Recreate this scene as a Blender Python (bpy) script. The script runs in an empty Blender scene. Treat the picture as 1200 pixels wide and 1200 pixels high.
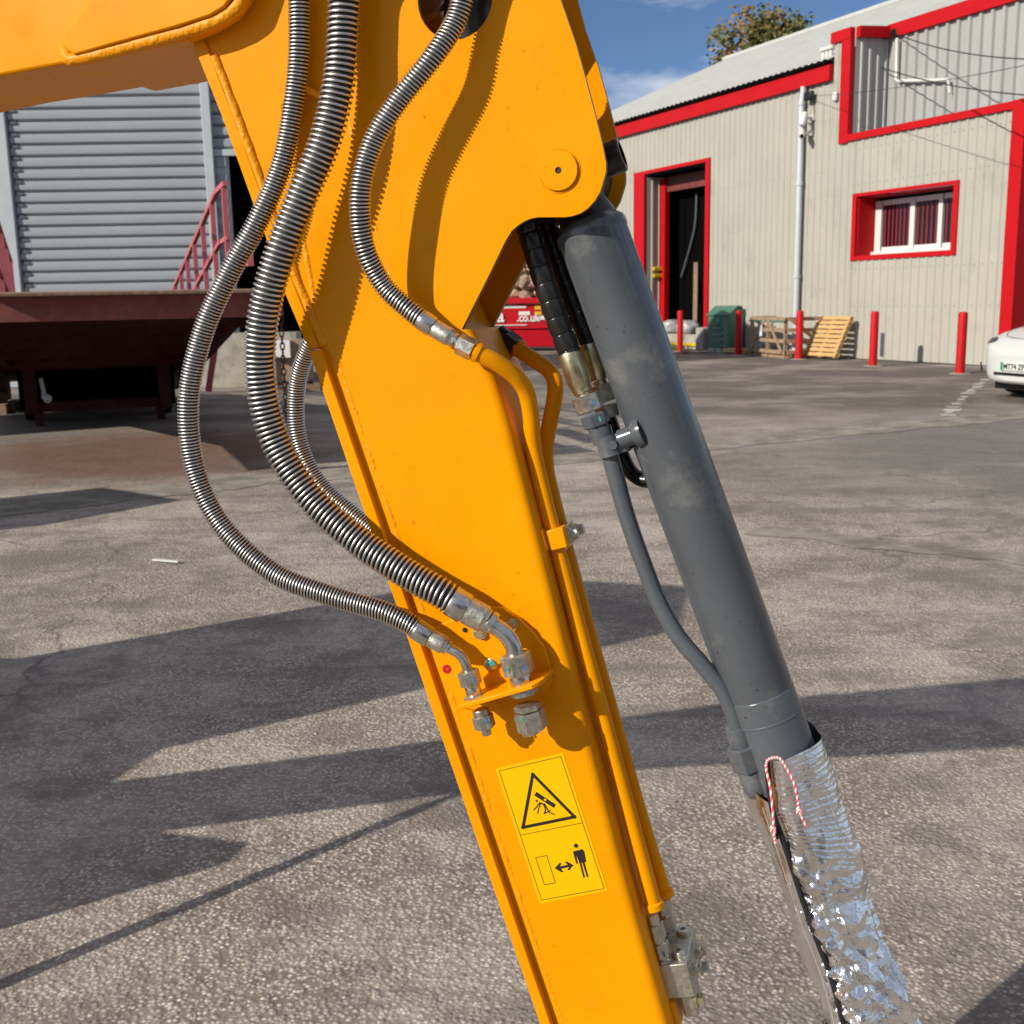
import bpy, bmesh, math, random
from mathutils import Vector as V, Matrix, noise
random.seed(7)
sc = bpy.context.scene
COL = sc.collection
rad = math.radians

# ---------------------------------------------------------------- camera, sky, sun, exposure
cam = bpy.data.cameras.new('camera'); cam.lens = 39.0; cam.sensor_width = 36.0
cam.clip_start = 0.05; cam.clip_end = 3000
cam_o = bpy.data.objects.new('camera', cam); COL.objects.link(cam_o)
PITCH = math.atan(248/1300)
cam_o.matrix_world = (Matrix.Translation((0, 0, 1.5)) @ Matrix.Rotation(math.pi/2 - PITCH, 4, 'X')
                      @ Matrix.Rotation(-rad(1.1), 4, 'Z'))
cam.dof.use_dof = True; cam.dof.focus_distance = 1.45; cam.dof.aperture_fstop = 15.0
sc.camera = cam_o

SUN_AZ, SUN_EL = rad(237), rad(27.0)          # clockwise from +Y
wd = bpy.data.worlds.new('World'); sc.world = wd; wd.use_nodes = True
nt = wd.node_tree; bg = nt.nodes['Background']
sky = nt.nodes.new('ShaderNodeTexSky'); sky.sky_type = 'NISHITA'; sky.sun_disc = False
sky.sun_elevation = SUN_EL; sky.sun_rotation = SUN_AZ
sky.air_density = 0.65; sky.dust_density = 0.0; sky.ozone_density = 4.0
# cirrus, thickened and brightened as added fill light; offset leaves the view clear
tc = nt.nodes.new('ShaderNodeTexCoord'); mp = nt.nodes.new('ShaderNodeMapping')
mp.inputs['Scale'].default_value = (1.5, 2.6, 5.0); mp.inputs['Rotation'].default_value = (0.12, -0.1, 0.4); mp.inputs['Location'].default_value = (1.24, 0.0, 0.0)
nz = nt.nodes.new('ShaderNodeTexNoise'); nz.inputs['Scale'].default_value = 2.6
nz.inputs['Detail'].default_value = 7; nz.inputs['Roughness'].default_value = 0.55
cr = nt.nodes.new('ShaderNodeValToRGB')
cr.color_ramp.elements[0].position = 0.45; cr.color_ramp.elements[0].color = (0, 0, 0, 1)
cr.color_ramp.elements[1].position = 0.68; cr.color_ramp.elements[1].color = (0.85, 0.85, 0.85, 1)
mx = nt.nodes.new('ShaderNodeMix'); mx.data_type = 'RGBA'
mx.inputs[7].default_value = (14.0, 13.4, 12.9, 1)
nt.links.new(tc.outputs['Generated'], mp.inputs[0]); nt.links.new(mp.outputs[0], nz.inputs[0])
nt.links.new(nz.outputs[0], cr.inputs[0]); nt.links.new(cr.outputs[0], mx.inputs[0])
nt.links.new(sky.outputs[0], mx.inputs[6]); nt.links.new(mx.outputs[2], bg.inputs[0])
bg.inputs[1].default_value = 0.075

sl = bpy.data.lights.new('sun', 'SUN'); sl.energy = 4.2; sl.angle = rad(0.5); sl.color = (1.0, 0.925, 0.80)
so = bpy.data.objects.new('sun', sl); COL.objects.link(so)
sdir = V((math.sin(SUN_AZ)*math.cos(SUN_EL), math.cos(SUN_AZ)*math.cos(SUN_EL), math.sin(SUN_EL)))
so.rotation_euler = sdir.to_track_quat('Z', 'Y').to_euler(); so.location = sdir*60
vs = sc.view_settings
vs.view_transform = 'Standard'; vs.look = 'None'; vs.exposure = 0.30; vs.gamma = 1; vs.use_curve_mapping = False

# ---------------------------------------------------------------- materials
def mat(name, col, rough=0.5, metal=0.0, var=0.0, vscale=8.0, bump=0.0, bscale=60.0, coat=0.0, rvar=0.0, detail=4,
        spec=0.5, trans=0.0, emit=None, stretch=None, dirt=None):
    m = bpy.data.materials.new(name); m.use_nodes = True
    t = m.node_tree; b = t.nodes['Principled BSDF']
    b.inputs['Base Color'].default_value = (*col, 1); b.inputs['Roughness'].default_value = rough
    b.inputs['Metallic'].default_value = metal; b.inputs['Coat Weight'].default_value = coat
    b.inputs['Specular IOR Level'].default_value = spec; b.inputs['Transmission Weight'].default_value = trans
    b.inputs['Coat Roughness'].default_value = 0.15
    g = t.nodes.new('ShaderNodeTexCoord'); src = g.outputs['Object']
    if stretch:
        k = t.nodes.new('ShaderNodeMapping'); k.inputs['Scale'].default_value = stretch
        t.links.new(src, k.inputs[0]); src = k.outputs[0]
    if var or rvar or dirt:
        n = t.nodes.new('ShaderNodeTexNoise'); n.inputs['Scale'].default_value = vscale; n.inputs['Detail'].default_value = detail
        n.inputs['Roughness'].default_value = 0.6
        t.links.new(src, n.inputs[0])
        if var:
            r = t.nodes.new('ShaderNodeMapRange'); r.inputs[1].default_value = 0.3; r.inputs[2].default_value = 0.7
            r.inputs[3].default_value = 1-var; r.inputs[4].default_value = 1+var
            t.links.new(n.outputs[0], r.inputs[0])
            h = t.nodes.new('ShaderNodeMix'); h.data_type = 'RGBA'; h.blend_type = 'MULTIPLY'; h.inputs[0].default_value = 1
            h.inputs[6].default_value = (*col, 1); t.links.new(r.outputs[0], h.inputs[7])
            out = h.outputs[2]
            if dirt:
                n2 = t.nodes.new('ShaderNodeTexNoise'); n2.inputs['Scale'].default_value = dirt[1]; n2.inputs['Detail'].default_value = 6
                n2.inputs['Roughness'].default_value = 0.7
                t.links.new(src, n2.inputs[0])
                r2 = t.nodes.new('ShaderNodeMapRange'); r2.inputs[1].default_value = dirt[2]; r2.inputs[2].default_value = dirt[3]
                t.links.new(n2.outputs[0], r2.inputs[0])
                h2 = t.nodes.new('ShaderNodeMix'); h2.data_type = 'RGBA'; h2.inputs[7].default_value = (*dirt[0], 1)
                t.links.new(r2.outputs[0], h2.inputs[0]); t.links.new(out, h2.inputs[6]); out = h2.outputs[2]
            t.links.new(out, b.inputs['Base Color'])
        if rvar:
            r = t.nodes.new('ShaderNodeMapRange'); r.inputs[1].default_value = 0.3; r.inputs[2].default_value = 0.7
            r.inputs[3].default_value = max(0.02, rough-rvar); r.inputs[4].default_value = rough+rvar
            t.links.new(n.outputs[0], r.inputs[0]); t.links.new(r.outputs[0], b.inputs['Roughness'])
    if bump:
        n = t.nodes.new('ShaderNodeTexNoise'); n.inputs['Scale'].default_value = bscale; n.inputs['Detail'].default_value = 3
        t.links.new(src, n.inputs[0])
        u = t.nodes.new('ShaderNodeBump'); u.inputs['Strength'].default_value = 1.0; u.inputs['Distance'].default_value = bump
        t.links.new(n.outputs[0], u.inputs['Height']); t.links.new(u.outputs[0], b.inputs['Normal'])
    return m

M = {}
M['yellow'] = mat('yellow_paint', (0.79, 0.298, 0.0003), 0.30, var=0.07, vscale=7, dirt=((0.68, 0.255, 0.003), 13, 0.56, 0.80), bump=0.00010, bscale=420, rvar=0.06, spec=0.12)
M['weld'] = mat('yellow_painted_weld', (0.80, 0.298, 0.0004), 0.40, var=0.06, vscale=60, bump=0.0022, bscale=150, spec=0.25)
M['edge'] = mat('olive_cut_edge', (0.20, 0.15, 0.05), 0.5, var=0.2, vscale=90)
M['label'] = mat('yellow_label', (0.82, 0.445, 0.001), 0.5, spec=0.1, var=0.02, vscale=30)
M['ink'] = mat('black_ink', (0.012, 0.010, 0.008), 0.5)
M['grey'] = mat('grey_paint', (0.084, 0.096, 0.110), 0.24, var=0.10, vscale=7, bump=0.00012, bscale=300, rvar=0.08, coat=0.1,
                dirt=((0.17, 0.175, 0.175), 11, 0.55, 0.72))
M['black'] = mat('black_paint', (0.008, 0.008, 0.009), 0.3, bump=0.0004, bscale=160)
M['rubber'] = mat('black_rubber', (0.022, 0.022, 0.022), 0.6)
M['wrap'] = mat('black_spiral_plastic', (0.016, 0.016, 0.016), 0.24, bump=0.0002, bscale=200, rvar=0.06, vscale=60)
M['spring'] = mat('spring_steel', (0.64, 0.63, 0.61), 0.36, 1.0, var=0.12, vscale=30)
M['steel'] = mat('bright_steel', (0.60, 0.59, 0.56), 0.27, 1.0, var=0.08, vscale=40, rvar=0.08)
M['zinc'] = mat('zinc_plate', (0.52, 0.51, 0.44), 0.38, 0.9, var=0.22, vscale=170, bump=0.0003, bscale=400, rvar=0.1)
M['gold'] = mat('passivated_zinc', (0.60, 0.54, 0.34), 0.3, 0.95, var=0.12, vscale=60, rvar=0.08)
M['teal'] = mat('teal_paint_mark', (0.02, 0.32, 0.27), 0.5)
M['blue'] = mat('blue_paint_mark', (0.02, 0.12, 0.5), 0.5)
M['redplug'] = mat('red_plastic', (0.45, 0.006, 0.01), 0.4)
M['foil'] = mat('silver_foil', (0.86, 0.865, 0.875), 0.19, 1.0, var=0.15, bump=0.0012, bscale=170, rvar=0.05, vscale=20, detail=6)
M['foilrib'] = mat('silver_foil_stitch', (0.7, 0.66, 0.6), 0.4, 0.6)
M['zip'] = mat('black_zip_tape', (0.008, 0.008, 0.009), 0.7, bump=0.0008, bscale=300)
M['cordp'] = mat('pink_cord', (0.75, 0.12, 0.17), 0.8)
M['cordw'] = mat('white_cord', (0.72, 0.66, 0.64), 0.8)
M['drop'] = mat('water', (1, 1, 1), 0.02, trans=1.0)
M['drop'].node_tree.nodes['Principled BSDF'].inputs['IOR'].default_value = 1.33
M['cream'] = mat('cream_cladding', (0.38, 0.368, 0.320), 0.6, spec=0.25, var=0.04, vscale=1.2, dirt=((0.27, 0.26, 0.22), 0.9, 0.55, 0.85))
M['gsheet'] = mat('grey_cladding', (0.33, 0.335, 0.33), 0.45, var=0.08, vscale=1.5, stretch=(1, 1, 0.2))
M['roof'] = mat('grey_fibre_roof', (0.43, 0.44, 0.425), 0.7, var=0.06, vscale=1.0, dirt=((0.34, 0.34, 0.31), 3, 0.5, 0.8))
M['red'] = mat('red_trim', (0.44, 0.006, 0.010), 0.5, spec=0.15, var=0.06, vscale=2)
M['bollard'] = mat('red_bollard_paint', (0.46, 0.008, 0.012), 0.5, spec=0.2, var=0.12, vscale=5)
M['white'] = mat('white_upvc', (0.62, 0.62, 0.61), 0.35)
M['pipe'] = mat('pale_grey_pvc', (0.48, 0.51, 0.53), 0.4, var=0.05)
M['dark'] = mat('dark_interior', (0.004, 0.004, 0.004), 0.9, spec=0.0)  # near-black so interiors look unlit; their shade is in the colour
M['glass'] = mat('dark_window_glass', (0.006, 0.007, 0.009), 0.04)
M['blind'] = mat('red_blind', (0.22, 0.012, 0.02), 0.6)
M['shutter'] = mat('blue_grey_shutter', (0.27, 0.295, 0.32), 0.45, var=0.05, vscale=0.8, stretch=(1, 1, 3))
M['ltgrey'] = mat('light_grey_steel', (0.40, 0.44, 0.46), 0.5, var=0.08, vscale=2)
M['rust'] = mat('red_oxide_steel', (0.16, 0.030, 0.026), 0.6, var=0.3, vscale=6, bump=0.002, bscale=40, dirt=((0.10, 0.055, 0.035), 9, 0.5, 0.75))
M['rustb'] = mat('faded_red_oxide_beam', (0.26, 0.085, 0.075), 0.6, spec=0.2, var=0.2, vscale=7, dirt=((0.14, 0.07, 0.055), 9, 0.5, 0.75))
M['rustd'] = mat('shaded_red_oxide', (0.062, 0.017, 0.016), 0.75, spec=0.15, var=0.3, vscale=6)  # red oxide darkened in colour for the shade under the ramp
M['lip'] = mat('worn_steel_lip', (0.22, 0.13, 0.08), 0.6, var=0.4, vscale=20)
M['pink'] = mat('faded_pink_red_rail', (0.46, 0.11, 0.135), 0.6, var=0.15, vscale=6)
M['wood'] = mat('weathered_wood', (0.30, 0.20, 0.13), 0.8, var=0.3, vscale=8, bump=0.002, bscale=40, stretch=(1, 1, 4))
M['pine'] = mat('fresh_pine', (0.52, 0.32, 0.13), 0.7, var=0.2, vscale=8, stretch=(1, 1, 3))
M['green'] = mat('green_plastic', (0.055, 0.16, 0.115), 0.45, var=0.08, vscale=3)
M['slate'] = mat('blue_grey_plastic', (0.07, 0.085, 0.10), 0.5, var=0.1)
M['conc'] = mat('concrete', (0.34, 0.32, 0.27), 0.85, var=0.2, vscale=5, bump=0.004, bscale=30, dirt=((0.17, 0.16, 0.12), 4, 0.5, 0.75))
M['bagw'] = mat('clear_plastic_bag', (0.36, 0.36, 0.37), 0.3, var=0.3, vscale=6, bump=0.02, bscale=9)
M['yel2'] = mat('yellow_rubber', (0.6, 0.42, 0.01), 0.5)
M['skip'] = mat('red_skip_paint', (0.46, 0.006, 0.016), 0.5, spec=0.2, var=0.08, vscale=3)
M['prints'] = mat('white_print', (0.7, 0.68, 0.67), 0.5)
M['rubble'] = mat('rubble', (0.40, 0.29, 0.21), 0.9, var=0.6, vscale=2.2)
M['car'] = mat('white_car_paint', (0.56, 0.57, 0.565), 0.3, coat=0.6)
M['tyre'] = mat('tyre_rubber', (0.012, 0.012, 0.012), 0.8)
M['lamp'] = mat('smoked_lamp_glass', (0.03, 0.032, 0.036), 0.1)
M['plate'] = mat('number_plate_white', (0.62, 0.64, 0.62), 0.4)
M['plateg'] = mat('number_plate_green', (0.01, 0.26, 0.11), 0.4)
M['grass'] = mat('grass_green', (0.09, 0.10, 0.025), 0.8, var=0.3, vscale=5)
M['bark'] = mat('bark', (0.07, 0.05, 0.035), 0.9)
M['leafa'] = mat('autumn_leaf_green', (0.125, 0.13, 0.034), 0.7, var=0.35, vscale=0.7)
M['leafb'] = mat('autumn_leaf_brown', (0.24, 0.14, 0.045), 0.7, var=0.35, vscale=0.7)
M['marking'] = mat('worn_white_line', (0.50, 0.49, 0.46), 0.8, var=0.15, vscale=6)
M['cable'] = mat('black_cable', (0.012, 0.012, 0.012), 0.6)
M['chain'] = mat('rusty_chain', (0.10, 0.05, 0.035), 0.7, 0.4)

def ground_material():
    m = bpy.data.materials.new('worn_yard_asphalt'); m.use_nodes = True
    t = m.node_tree; b = t.nodes['Principled BSDF']; L = t.links.new
    g = t.nodes.new('ShaderNodeTexCoord').outputs['Object']
    def noise_(scale, det=5, ro=0.6, src=None):
        n = t.nodes.new('ShaderNodeTexNoise'); n.inputs['Scale'].default_value = scale
        n.inputs['Detail'].default_value = det; n.inputs['Roughness'].default_value = ro
        L(src or g, n.inputs[0]); return n.outputs[0]
    def rng(x, a, b_, c=0.0, d=1.0):
        r = t.nodes.new('ShaderNodeMapRange'); L(x, r.inputs[0])
        for i, v in enumerate((a, b_, c, d)): r.inputs[1+i].default_value = v
        return r.outputs[0]
    def mixc(f, a, c):
        h = t.nodes.new('ShaderNodeMix'); h.data_type = 'RGBA'
        for i, v in ((0, f), (6, a), (7, c)):
            if hasattr(v, 'node'): L(v, h.inputs[i])
            elif i == 0: h.inputs[0].default_value = v
            else: h.inputs[i].default_value = (*v, 1)
        return h.outputs[2]
    def math_(op, a, c):
        h = t.nodes.new('ShaderNodeMath'); h.operation = op
        for i, v in ((0, a), (1, c)):
            if hasattr(v, 'node'): L(v, h.inputs[i])
            else: h.inputs[i].default_value = v
        return h.outputs[0]
    # stones
    vo = t.nodes.new('ShaderNodeTexVoronoi'); vo.inputs['Scale'].default_value = 84; L(g, vo.inputs[0])
    vo2 = t.nodes.new('ShaderNodeTexVoronoi'); vo2.inputs['Scale'].default_value = 46; L(g, vo2.inputs[0])
    sep = t.nodes.new('ShaderNodeSeparateColor'); L(vo.outputs['Color'], sep.inputs[0])
    stone = mixc(sep.outputs[0], (0.225, 0.198, 0.175), (0.66, 0.60, 0.535))
    stone = mixc(rng(sep.outputs[1], 0.80, 0.93), stone, (0.78, 0.70, 0.59))
    gap = rng(vo.outputs['Distance'], 0.30, 0.58)
    c = mixc(gap, stone, (0.155, 0.125, 0.10))
    fine = rng(noise_(19, 7, 0.78), 0.36, 0.64, 0.0, 1.0)
    c = mixc(math_('MULTIPLY', fine, 0.55), c, mixc(noise_(60, 4, 0.7), (0.20, 0.17, 0.142), (0.58, 0.51, 0.43)))
    # broad wear: bleached areas where the stones are rubbed bare, darker binder elsewhere
    wear = rng(noise_(0.8, 8, 0.7), 0.44, 0.60)
    c = mixc(math_('MULTIPLY', wear, 0.42), c, (0.60, 0.535, 0.465))
    damp = rng(noise_(0.55, 8, 0.72), 0.50, 0.60)
    c = mixc(math_('MULTIPLY', damp, 0.60), c, (0.155, 0.14, 0.127))
    blot = rng(noise_(2.2, 9, 0.80), 0.50, 0.60)
    c = mixc(math_('MULTIPLY', blot, 0.58), c, (0.18, 0.155, 0.13))
    # farther back: darker, smoother tarmac by the buildings
    sx = t.nodes.new('ShaderNodeSeparateXYZ'); L(g, sx.inputs[0])
    far = math_('ADD', sx.outputs[1], math_('MULTIPLY', noise_(0.35, 4), 5.0))
    fm = rng(far, 15.5, 17.5)
    tar = mixc(rng(noise_(0.55, 8, 0.7), 0.46, 0.66), (0.115, 0.102, 0.092), (0.36, 0.315, 0.265))
    c = mixc(math_('MULTIPLY', fm, 0.92), c, tar)
    # damp, darker tarmac over to the right, broken by pale worn strips
    vd = t.nodes.new('ShaderNodeVectorMath'); vd.operation = 'DISTANCE'; L(g, vd.inputs[0]); vd.inputs[1].default_value = (5.6, 10.2, 0)
    dm = math_('ADD', vd.outputs['Value'], math_('MULTIPLY', noise_(0.7, 7, 0.7), 5.0))
    c = mixc(rng(dm, 6.8, 4.6, 0, 0.80), c, mixc(noise_(8, 6, 0.75), (0.10, 0.095, 0.09), (0.24, 0.225, 0.21)))
    ms = t.nodes.new('ShaderNodeMapping'); ms.inputs['Rotation'].default_value = (0, 0, -0.35); ms.inputs['Scale'].default_value = (0.25, 1.6, 1); L(g, ms.inputs[0])
    st = rng(noise_(1.1, 7, 0.7, ms.outputs[0]), 0.53, 0.64)
    c = mixc(math_('MULTIPLY', st, 0.62), c, (0.17, 0.152, 0.138))
    st2 = rng(noise_(0.8, 7, 0.7, ms.outputs[0]), 0.40, 0.30)
    c = mixc(math_('MULTIPLY', st2, 0.45), c, (0.62, 0.56, 0.49))
    # rust stained patch in front of the loading ramp
    vm = t.nodes.new('ShaderNodeVectorMath'); vm.operation = 'DISTANCE'; L(g, vm.inputs[0]); vm.inputs[1].default_value = (-3.9, 11.6, 0)
    dd = math_('ADD', vm.outputs['Value'], math_('MULTIPLY', noise_(1.4, 5), 1.6))
    c = mixc(rng(dd, 3.4, 2.2, 0, 0.85), c, mixc(noise_(9, 6, 0.7), (0.10, 0.058, 0.042), (0.25, 0.135, 0.085)))
    # cracks
    w_ = t.nodes.new('ShaderNodeTexVoronoi'); w_.feature = 'DISTANCE_TO_EDGE'; w_.inputs['Scale'].default_value = 0.33
    dv = t.nodes.new('ShaderNodeVectorMath'); dv.operation = 'MULTIPLY_ADD'
    nn = t.nodes.new('ShaderNodeTexNoise'); nn.inputs['Scale'].default_value = 1.6; nn.inputs['Detail'].default_value = 6; L(g, nn.inputs[0])
    L(nn.outputs['Color'], dv.inputs[0]); dv.inputs[1].default_value = (0.9, 0.9, 0); L(g, dv.inputs[2]); L(dv.outputs[0], w_.inputs[0])
    crk = rng(w_.outputs['Distance'], 0.0, 0.006, 1.0, 0.0)
    crk = math_('MULTIPLY', crk, rng(noise_(0.5, 3), 0.47, 0.56))
    c = mixc(math_('MULTIPLY', crk, 0.6), c, (0.05, 0.045, 0.04))
    L(c, b.inputs['Base Color'])
    b.inputs['Roughness'].default_value = 0.86; b.inputs['Specular IOR Level'].default_value = 0.3
    hgt = math_('ADD', rng(vo.outputs['Distance'], 0.0, 0.7, 1.0, 0.0), math_('MULTIPLY', rng(vo2.outputs['Distance'], 0.0, 0.7, 1.0, 0.0), 0.8))
    bp = t.nodes.new('ShaderNodeBump'); bp.inputs['Distance'].default_value = 0.0026; bp.inputs['Strength'].default_value = 1.0
    L(hgt, bp.inputs['Height']); L(bp.outputs[0], b.inputs['Normal'])
    return m
M['ground'] = ground_material()

# ---------------------------------------------------------------- mesh helpers
def basis(d):
    d = d.normalized(); a = V((0, 0, 1)) if abs(d.z) < 0.9 else V((1, 0, 0))
    x = a.cross(d).normalized(); return x, d.cross(x), d

def spline(pts, n=12):
    pts = [V(p) for p in pts]; out = []
    for i in range(len(pts)-1):
        p0 = pts[i-1] if i else pts[0]*2-pts[1]
        p1, p2 = pts[i], pts[i+1]
        p3 = pts[i+2] if i+2 < len(pts) else pts[-1]*2-pts[-2]
        for k in range(n):
            t = k/n
            out.append(0.5*((2*p1)+(p2-p0)*t+(2*p0-5*p1+4*p2-p3)*t*t+(3*p1-p0-3*p2+p3)*t**3))
    out.append(pts[-1]); return out

def frames(path):
    T = [((path[min(i+1, len(path)-1)]-path[max(i-1, 0)]).normalized()) for i in range(len(path))]
    x, y, _ = basis(T[0]); out = []
    for t in T:
        x = (x - t*x.dot(t)).normalized(); out.append((x, t.cross(x), t))
    return out

class MB:
    def __init__(self): self.v = []; self.f = []; self.mi = []; self.cur = 0
    def add(self, vs_, fs):
        o = len(self.v); self.v += [V(p) for p in vs_]
        for f in fs: self.f.append([i+o for i in f]); self.mi.append(self.cur)
        return self
    def hexa(self, p):      # 4 bottom + 4 top, same order
        return self.add(p, [(3, 2, 1, 0), (4, 5, 6, 7), (0, 1, 5, 4), (1, 2, 6, 5), (2, 3, 7, 6), (3, 0, 4, 7)])
    def box(self, c, s, ax=None):
        c = V(c); ax = ax or (V((1, 0, 0)), V((0, 1, 0)), V((0, 0, 1)))
        q = lambda i, j, k: c+ax[0]*(s[0]/2*i)+ax[1]*(s[1]/2*j)+ax[2]*(s[2]/2*k)
        return self.hexa([q(-1, -1, -1), q(1, -1, -1), q(1, 1, -1), q(-1, 1, -1), q(-1, -1, 1), q(1, -1, 1), q(1, 1, 1), q(-1, 1, 1)])
    def bar(self, a, b, w, h, upv=None):
        a, b = V(a), V(b); d = (b-a); l = d.length; d.normalize()
        u = V(upv) if upv else V((0, 0, 1))
        if abs(u.dot(d)) > 0.98: u = V((1, 0, 0))
        x = d.cross(u).normalized(); y = x.cross(d)
        return self.box((a+b)/2, (w, l, h), (x, d, y))
    def prism(self, pts, vec):
        pts = [V(p) for p in pts]; n = len(pts); vec = V(vec)
        return self.add(pts+[p+vec for p in pts], [tuple(range(n))[::-1], tuple(range(n, 2*n))]+[(i, (i+1) % n, n+(i+1) % n, n+i) for i in range(n)])
    def tube(self, path, r, seg=12, cap=True, closed=False):
        path = [V(p) for p in path]; n = len(path); fr = frames(path); vs_ = []
        for i, p in enumerate(path):
            rr = r[i] if isinstance(r, (list, tuple)) else r
            x, y, _ = fr[i]
            vs_ += [p+x*(rr*math.cos(2*math.pi*k/seg))+y*(rr*math.sin(2*math.pi*k/seg)) for k in range(seg)]
        fs = [(i*seg+k, i*seg+(k+1) % seg, (i+1)*seg+(k+1) % seg, (i+1)*seg+k) for i in range(n-1) for k in range(seg)]
        if cap: fs += [tuple(range(seg))[::-1], tuple(range((n-1)*seg, n*seg))]
        return self.add(vs_, fs)
    def lathe(self, p0, d, prof, seg=24, cap=True, ph=0.0, ref=None):
        p0, d = V(p0), V(d).normalized(); x, y, _ = basis(d)
        if ref is not None: x = (V(ref)-d*V(ref).dot(d)).normalized(); y = d.cross(x)
        vs_ = []
        for t, r in prof:
            vs_ += [p0+d*t+x*(r*math.cos(2*math.pi*k/seg+ph))+y*(r*math.sin(2*math.pi*k/seg+ph)) for k in range(seg)]
        n = len(prof)
        fs = [(i*seg+k, i*seg+(k+1) % seg, (i+1)*seg+(k+1) % seg, (i+1)*seg+k) for i in range(n-1) for k in range(seg)]
        if cap: fs += [tuple(range(seg))[::-1], tuple(range((n-1)*seg, n*seg))]
        return self.add(vs_, fs)
    def hexn(self, p0, p1, r, ph=0.3):       # hexagon nut with chamfered ends
        p0, p1 = V(p0), V(p1); l = (p1-p0).length; c = min(0.07*r, l*0.15)
        return self.lathe(p0, p1-p0, [(0, r*0.90), (c, r), (l-c, r), (l, r*0.90)], 6, True, ph)
    def helix(self, path, R, r, pitch, seg=14, ws=5):
        path = [V(p) for p in path]; fr = frames(path)
        acc = [0.0]
        for i in range(1, len(path)): acc.append(acc[-1]+(path[i]-path[i-1]).length)
        L = acc[-1]; turns = L/pitch; N = int(turns*seg); pts = []; j = 0
        for k in range(N+1):
            s = L*k/N
            while j < len(path)-2 and acc[j+1] < s: j += 1
            t = (s-acc[j])/max(1e-9, acc[j+1]-acc[j])
            p = path[j].lerp(path[j+1], t); x = fr[j][0].lerp(fr[j+1][0], t).normalized(); y = fr[j][1].lerp(fr[j+1][1], t).normalized()
            a = 2*math.pi*turns*k/N
            pts.append(p+(x*math.cos(a)+y*math.sin(a))*R)
        return self.tube(pts, r, ws)
    def grid(self, rows, close=False):
        n = len(rows[0]); vs_ = [p for r in rows for p in r]
        fs = [(i*n+k, i*n+(k+1) % n, (i+1)*n+(k+1) % n, (i+1)*n+k) for i in range(len(rows)-1) for k in range(n if close else n-1)]
        return self.add(vs_, fs)
    def build(self, name, mats, parent=None, loc=None, smooth=35, bevel=0, solid=0, kind=None):
        me = bpy.data.meshes.new(name)
        org = V(loc) if loc is not None else V((0, 0, 0))
        base = worldloc(parent)
        me.from_pydata([p-base-org if loc is None else p-org for p in self.v], [], self.f)
        for m in (mats if isinstance(mats, (list, tuple)) else [mats]): me.materials.append(m)
        if any(self.mi): me.polygons.foreach_set('material_index', self.mi)
        bm = bmesh.new(); bm.from_mesh(me); bmesh.ops.recalc_face_normals(bm, faces=bm.faces); bm.to_mesh(me); bm.free()
        if smooth: me.shade_smooth(); me.set_sharp_from_angle(angle=rad(smooth))
        o = bpy.data.objects.new(name, me); COL.objects.link(o)
        if parent: o.parent = parent
        if loc is not None: o.location = org-base
        if solid: s = o.modifiers.new('solid', 'SOLIDIFY'); s.thickness = solid; s.offset = 0
        if bevel:
            b = o.modifiers.new('bevel', 'BEVEL'); b.width = bevel; b.segments = 2; b.limit_method = 'ANGLE'; b.angle_limit = rad(40)
        if kind: o['kind'] = kind
        return o

def worldloc(o):
    p = V((0, 0, 0))
    while o: p = p+o.location; o = o.parent
    return p

def thing(name, label, cat, loc=(0, 0, 0), group=None):
    o = bpy.data.objects.new(name, None); COL.objects.link(o); o.location = loc; o.empty_display_size = 0.1
    return tag(o, label, cat, group)
def tag(o, label, cat, group=None, kind=None):
    o['label'] = label; o['category'] = cat
    if group: o['group'] = group
    if kind: o['kind'] = kind
    return o
def dup(root, loc, label):
    def cp(o, par):
        c = o.copy(); COL.objects.link(c)
        if par: c.parent = par
        for ch in o.children: cp(ch, c)
        return c
    r = cp(root, None); r.location = loc; r['label'] = label; return r
def again(o, loc):                     # one more of an alike piece, sharing its mesh
    c = o.copy(); COL.objects.link(c); c.location = loc; return c
def flat(name, outline, holes, thick, m, parent, org, ex, ey, ez, bevel=0.0012):
    """plate cut from an outline with holes; 2-D coordinates in the frame ex, ey; it is `thick` deep towards -ez"""
    cu = bpy.data.curves.new('cut', 'CURVE'); cu.dimensions = '2D'; cu.fill_mode = 'BOTH'
    cu.extrude = thick/2-bevel; cu.bevel_depth = bevel; cu.bevel_resolution = 2; cu.offset = -bevel
    for pl in [outline]+holes:
        s = cu.splines.new('POLY'); s.points.add(len(pl)-1); s.use_cyclic_u = True
        for i, (a, b) in enumerate(pl): s.points[i].co = (a, b, 0, 1)
    to = bpy.data.objects.new('cut', cu); COL.objects.link(to)
    me = bpy.data.meshes.new_from_object(to.evaluated_get(bpy.context.evaluated_depsgraph_get()))
    bpy.data.objects.remove(to); bpy.data.curves.remove(cu); me.name = name
    rot = Matrix((ex, ey, ez)).transposed().to_4x4()
    me.transform(Matrix.Translation(V(org)-ez*(thick/2)-worldloc(parent)) @ rot)
    me.materials.clear(); me.materials.append(m)
    me.shade_smooth(); me.set_sharp_from_angle(angle=rad(38))
    o = bpy.data.objects.new(name, me); COL.objects.link(o); o.parent = parent; return o
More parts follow.
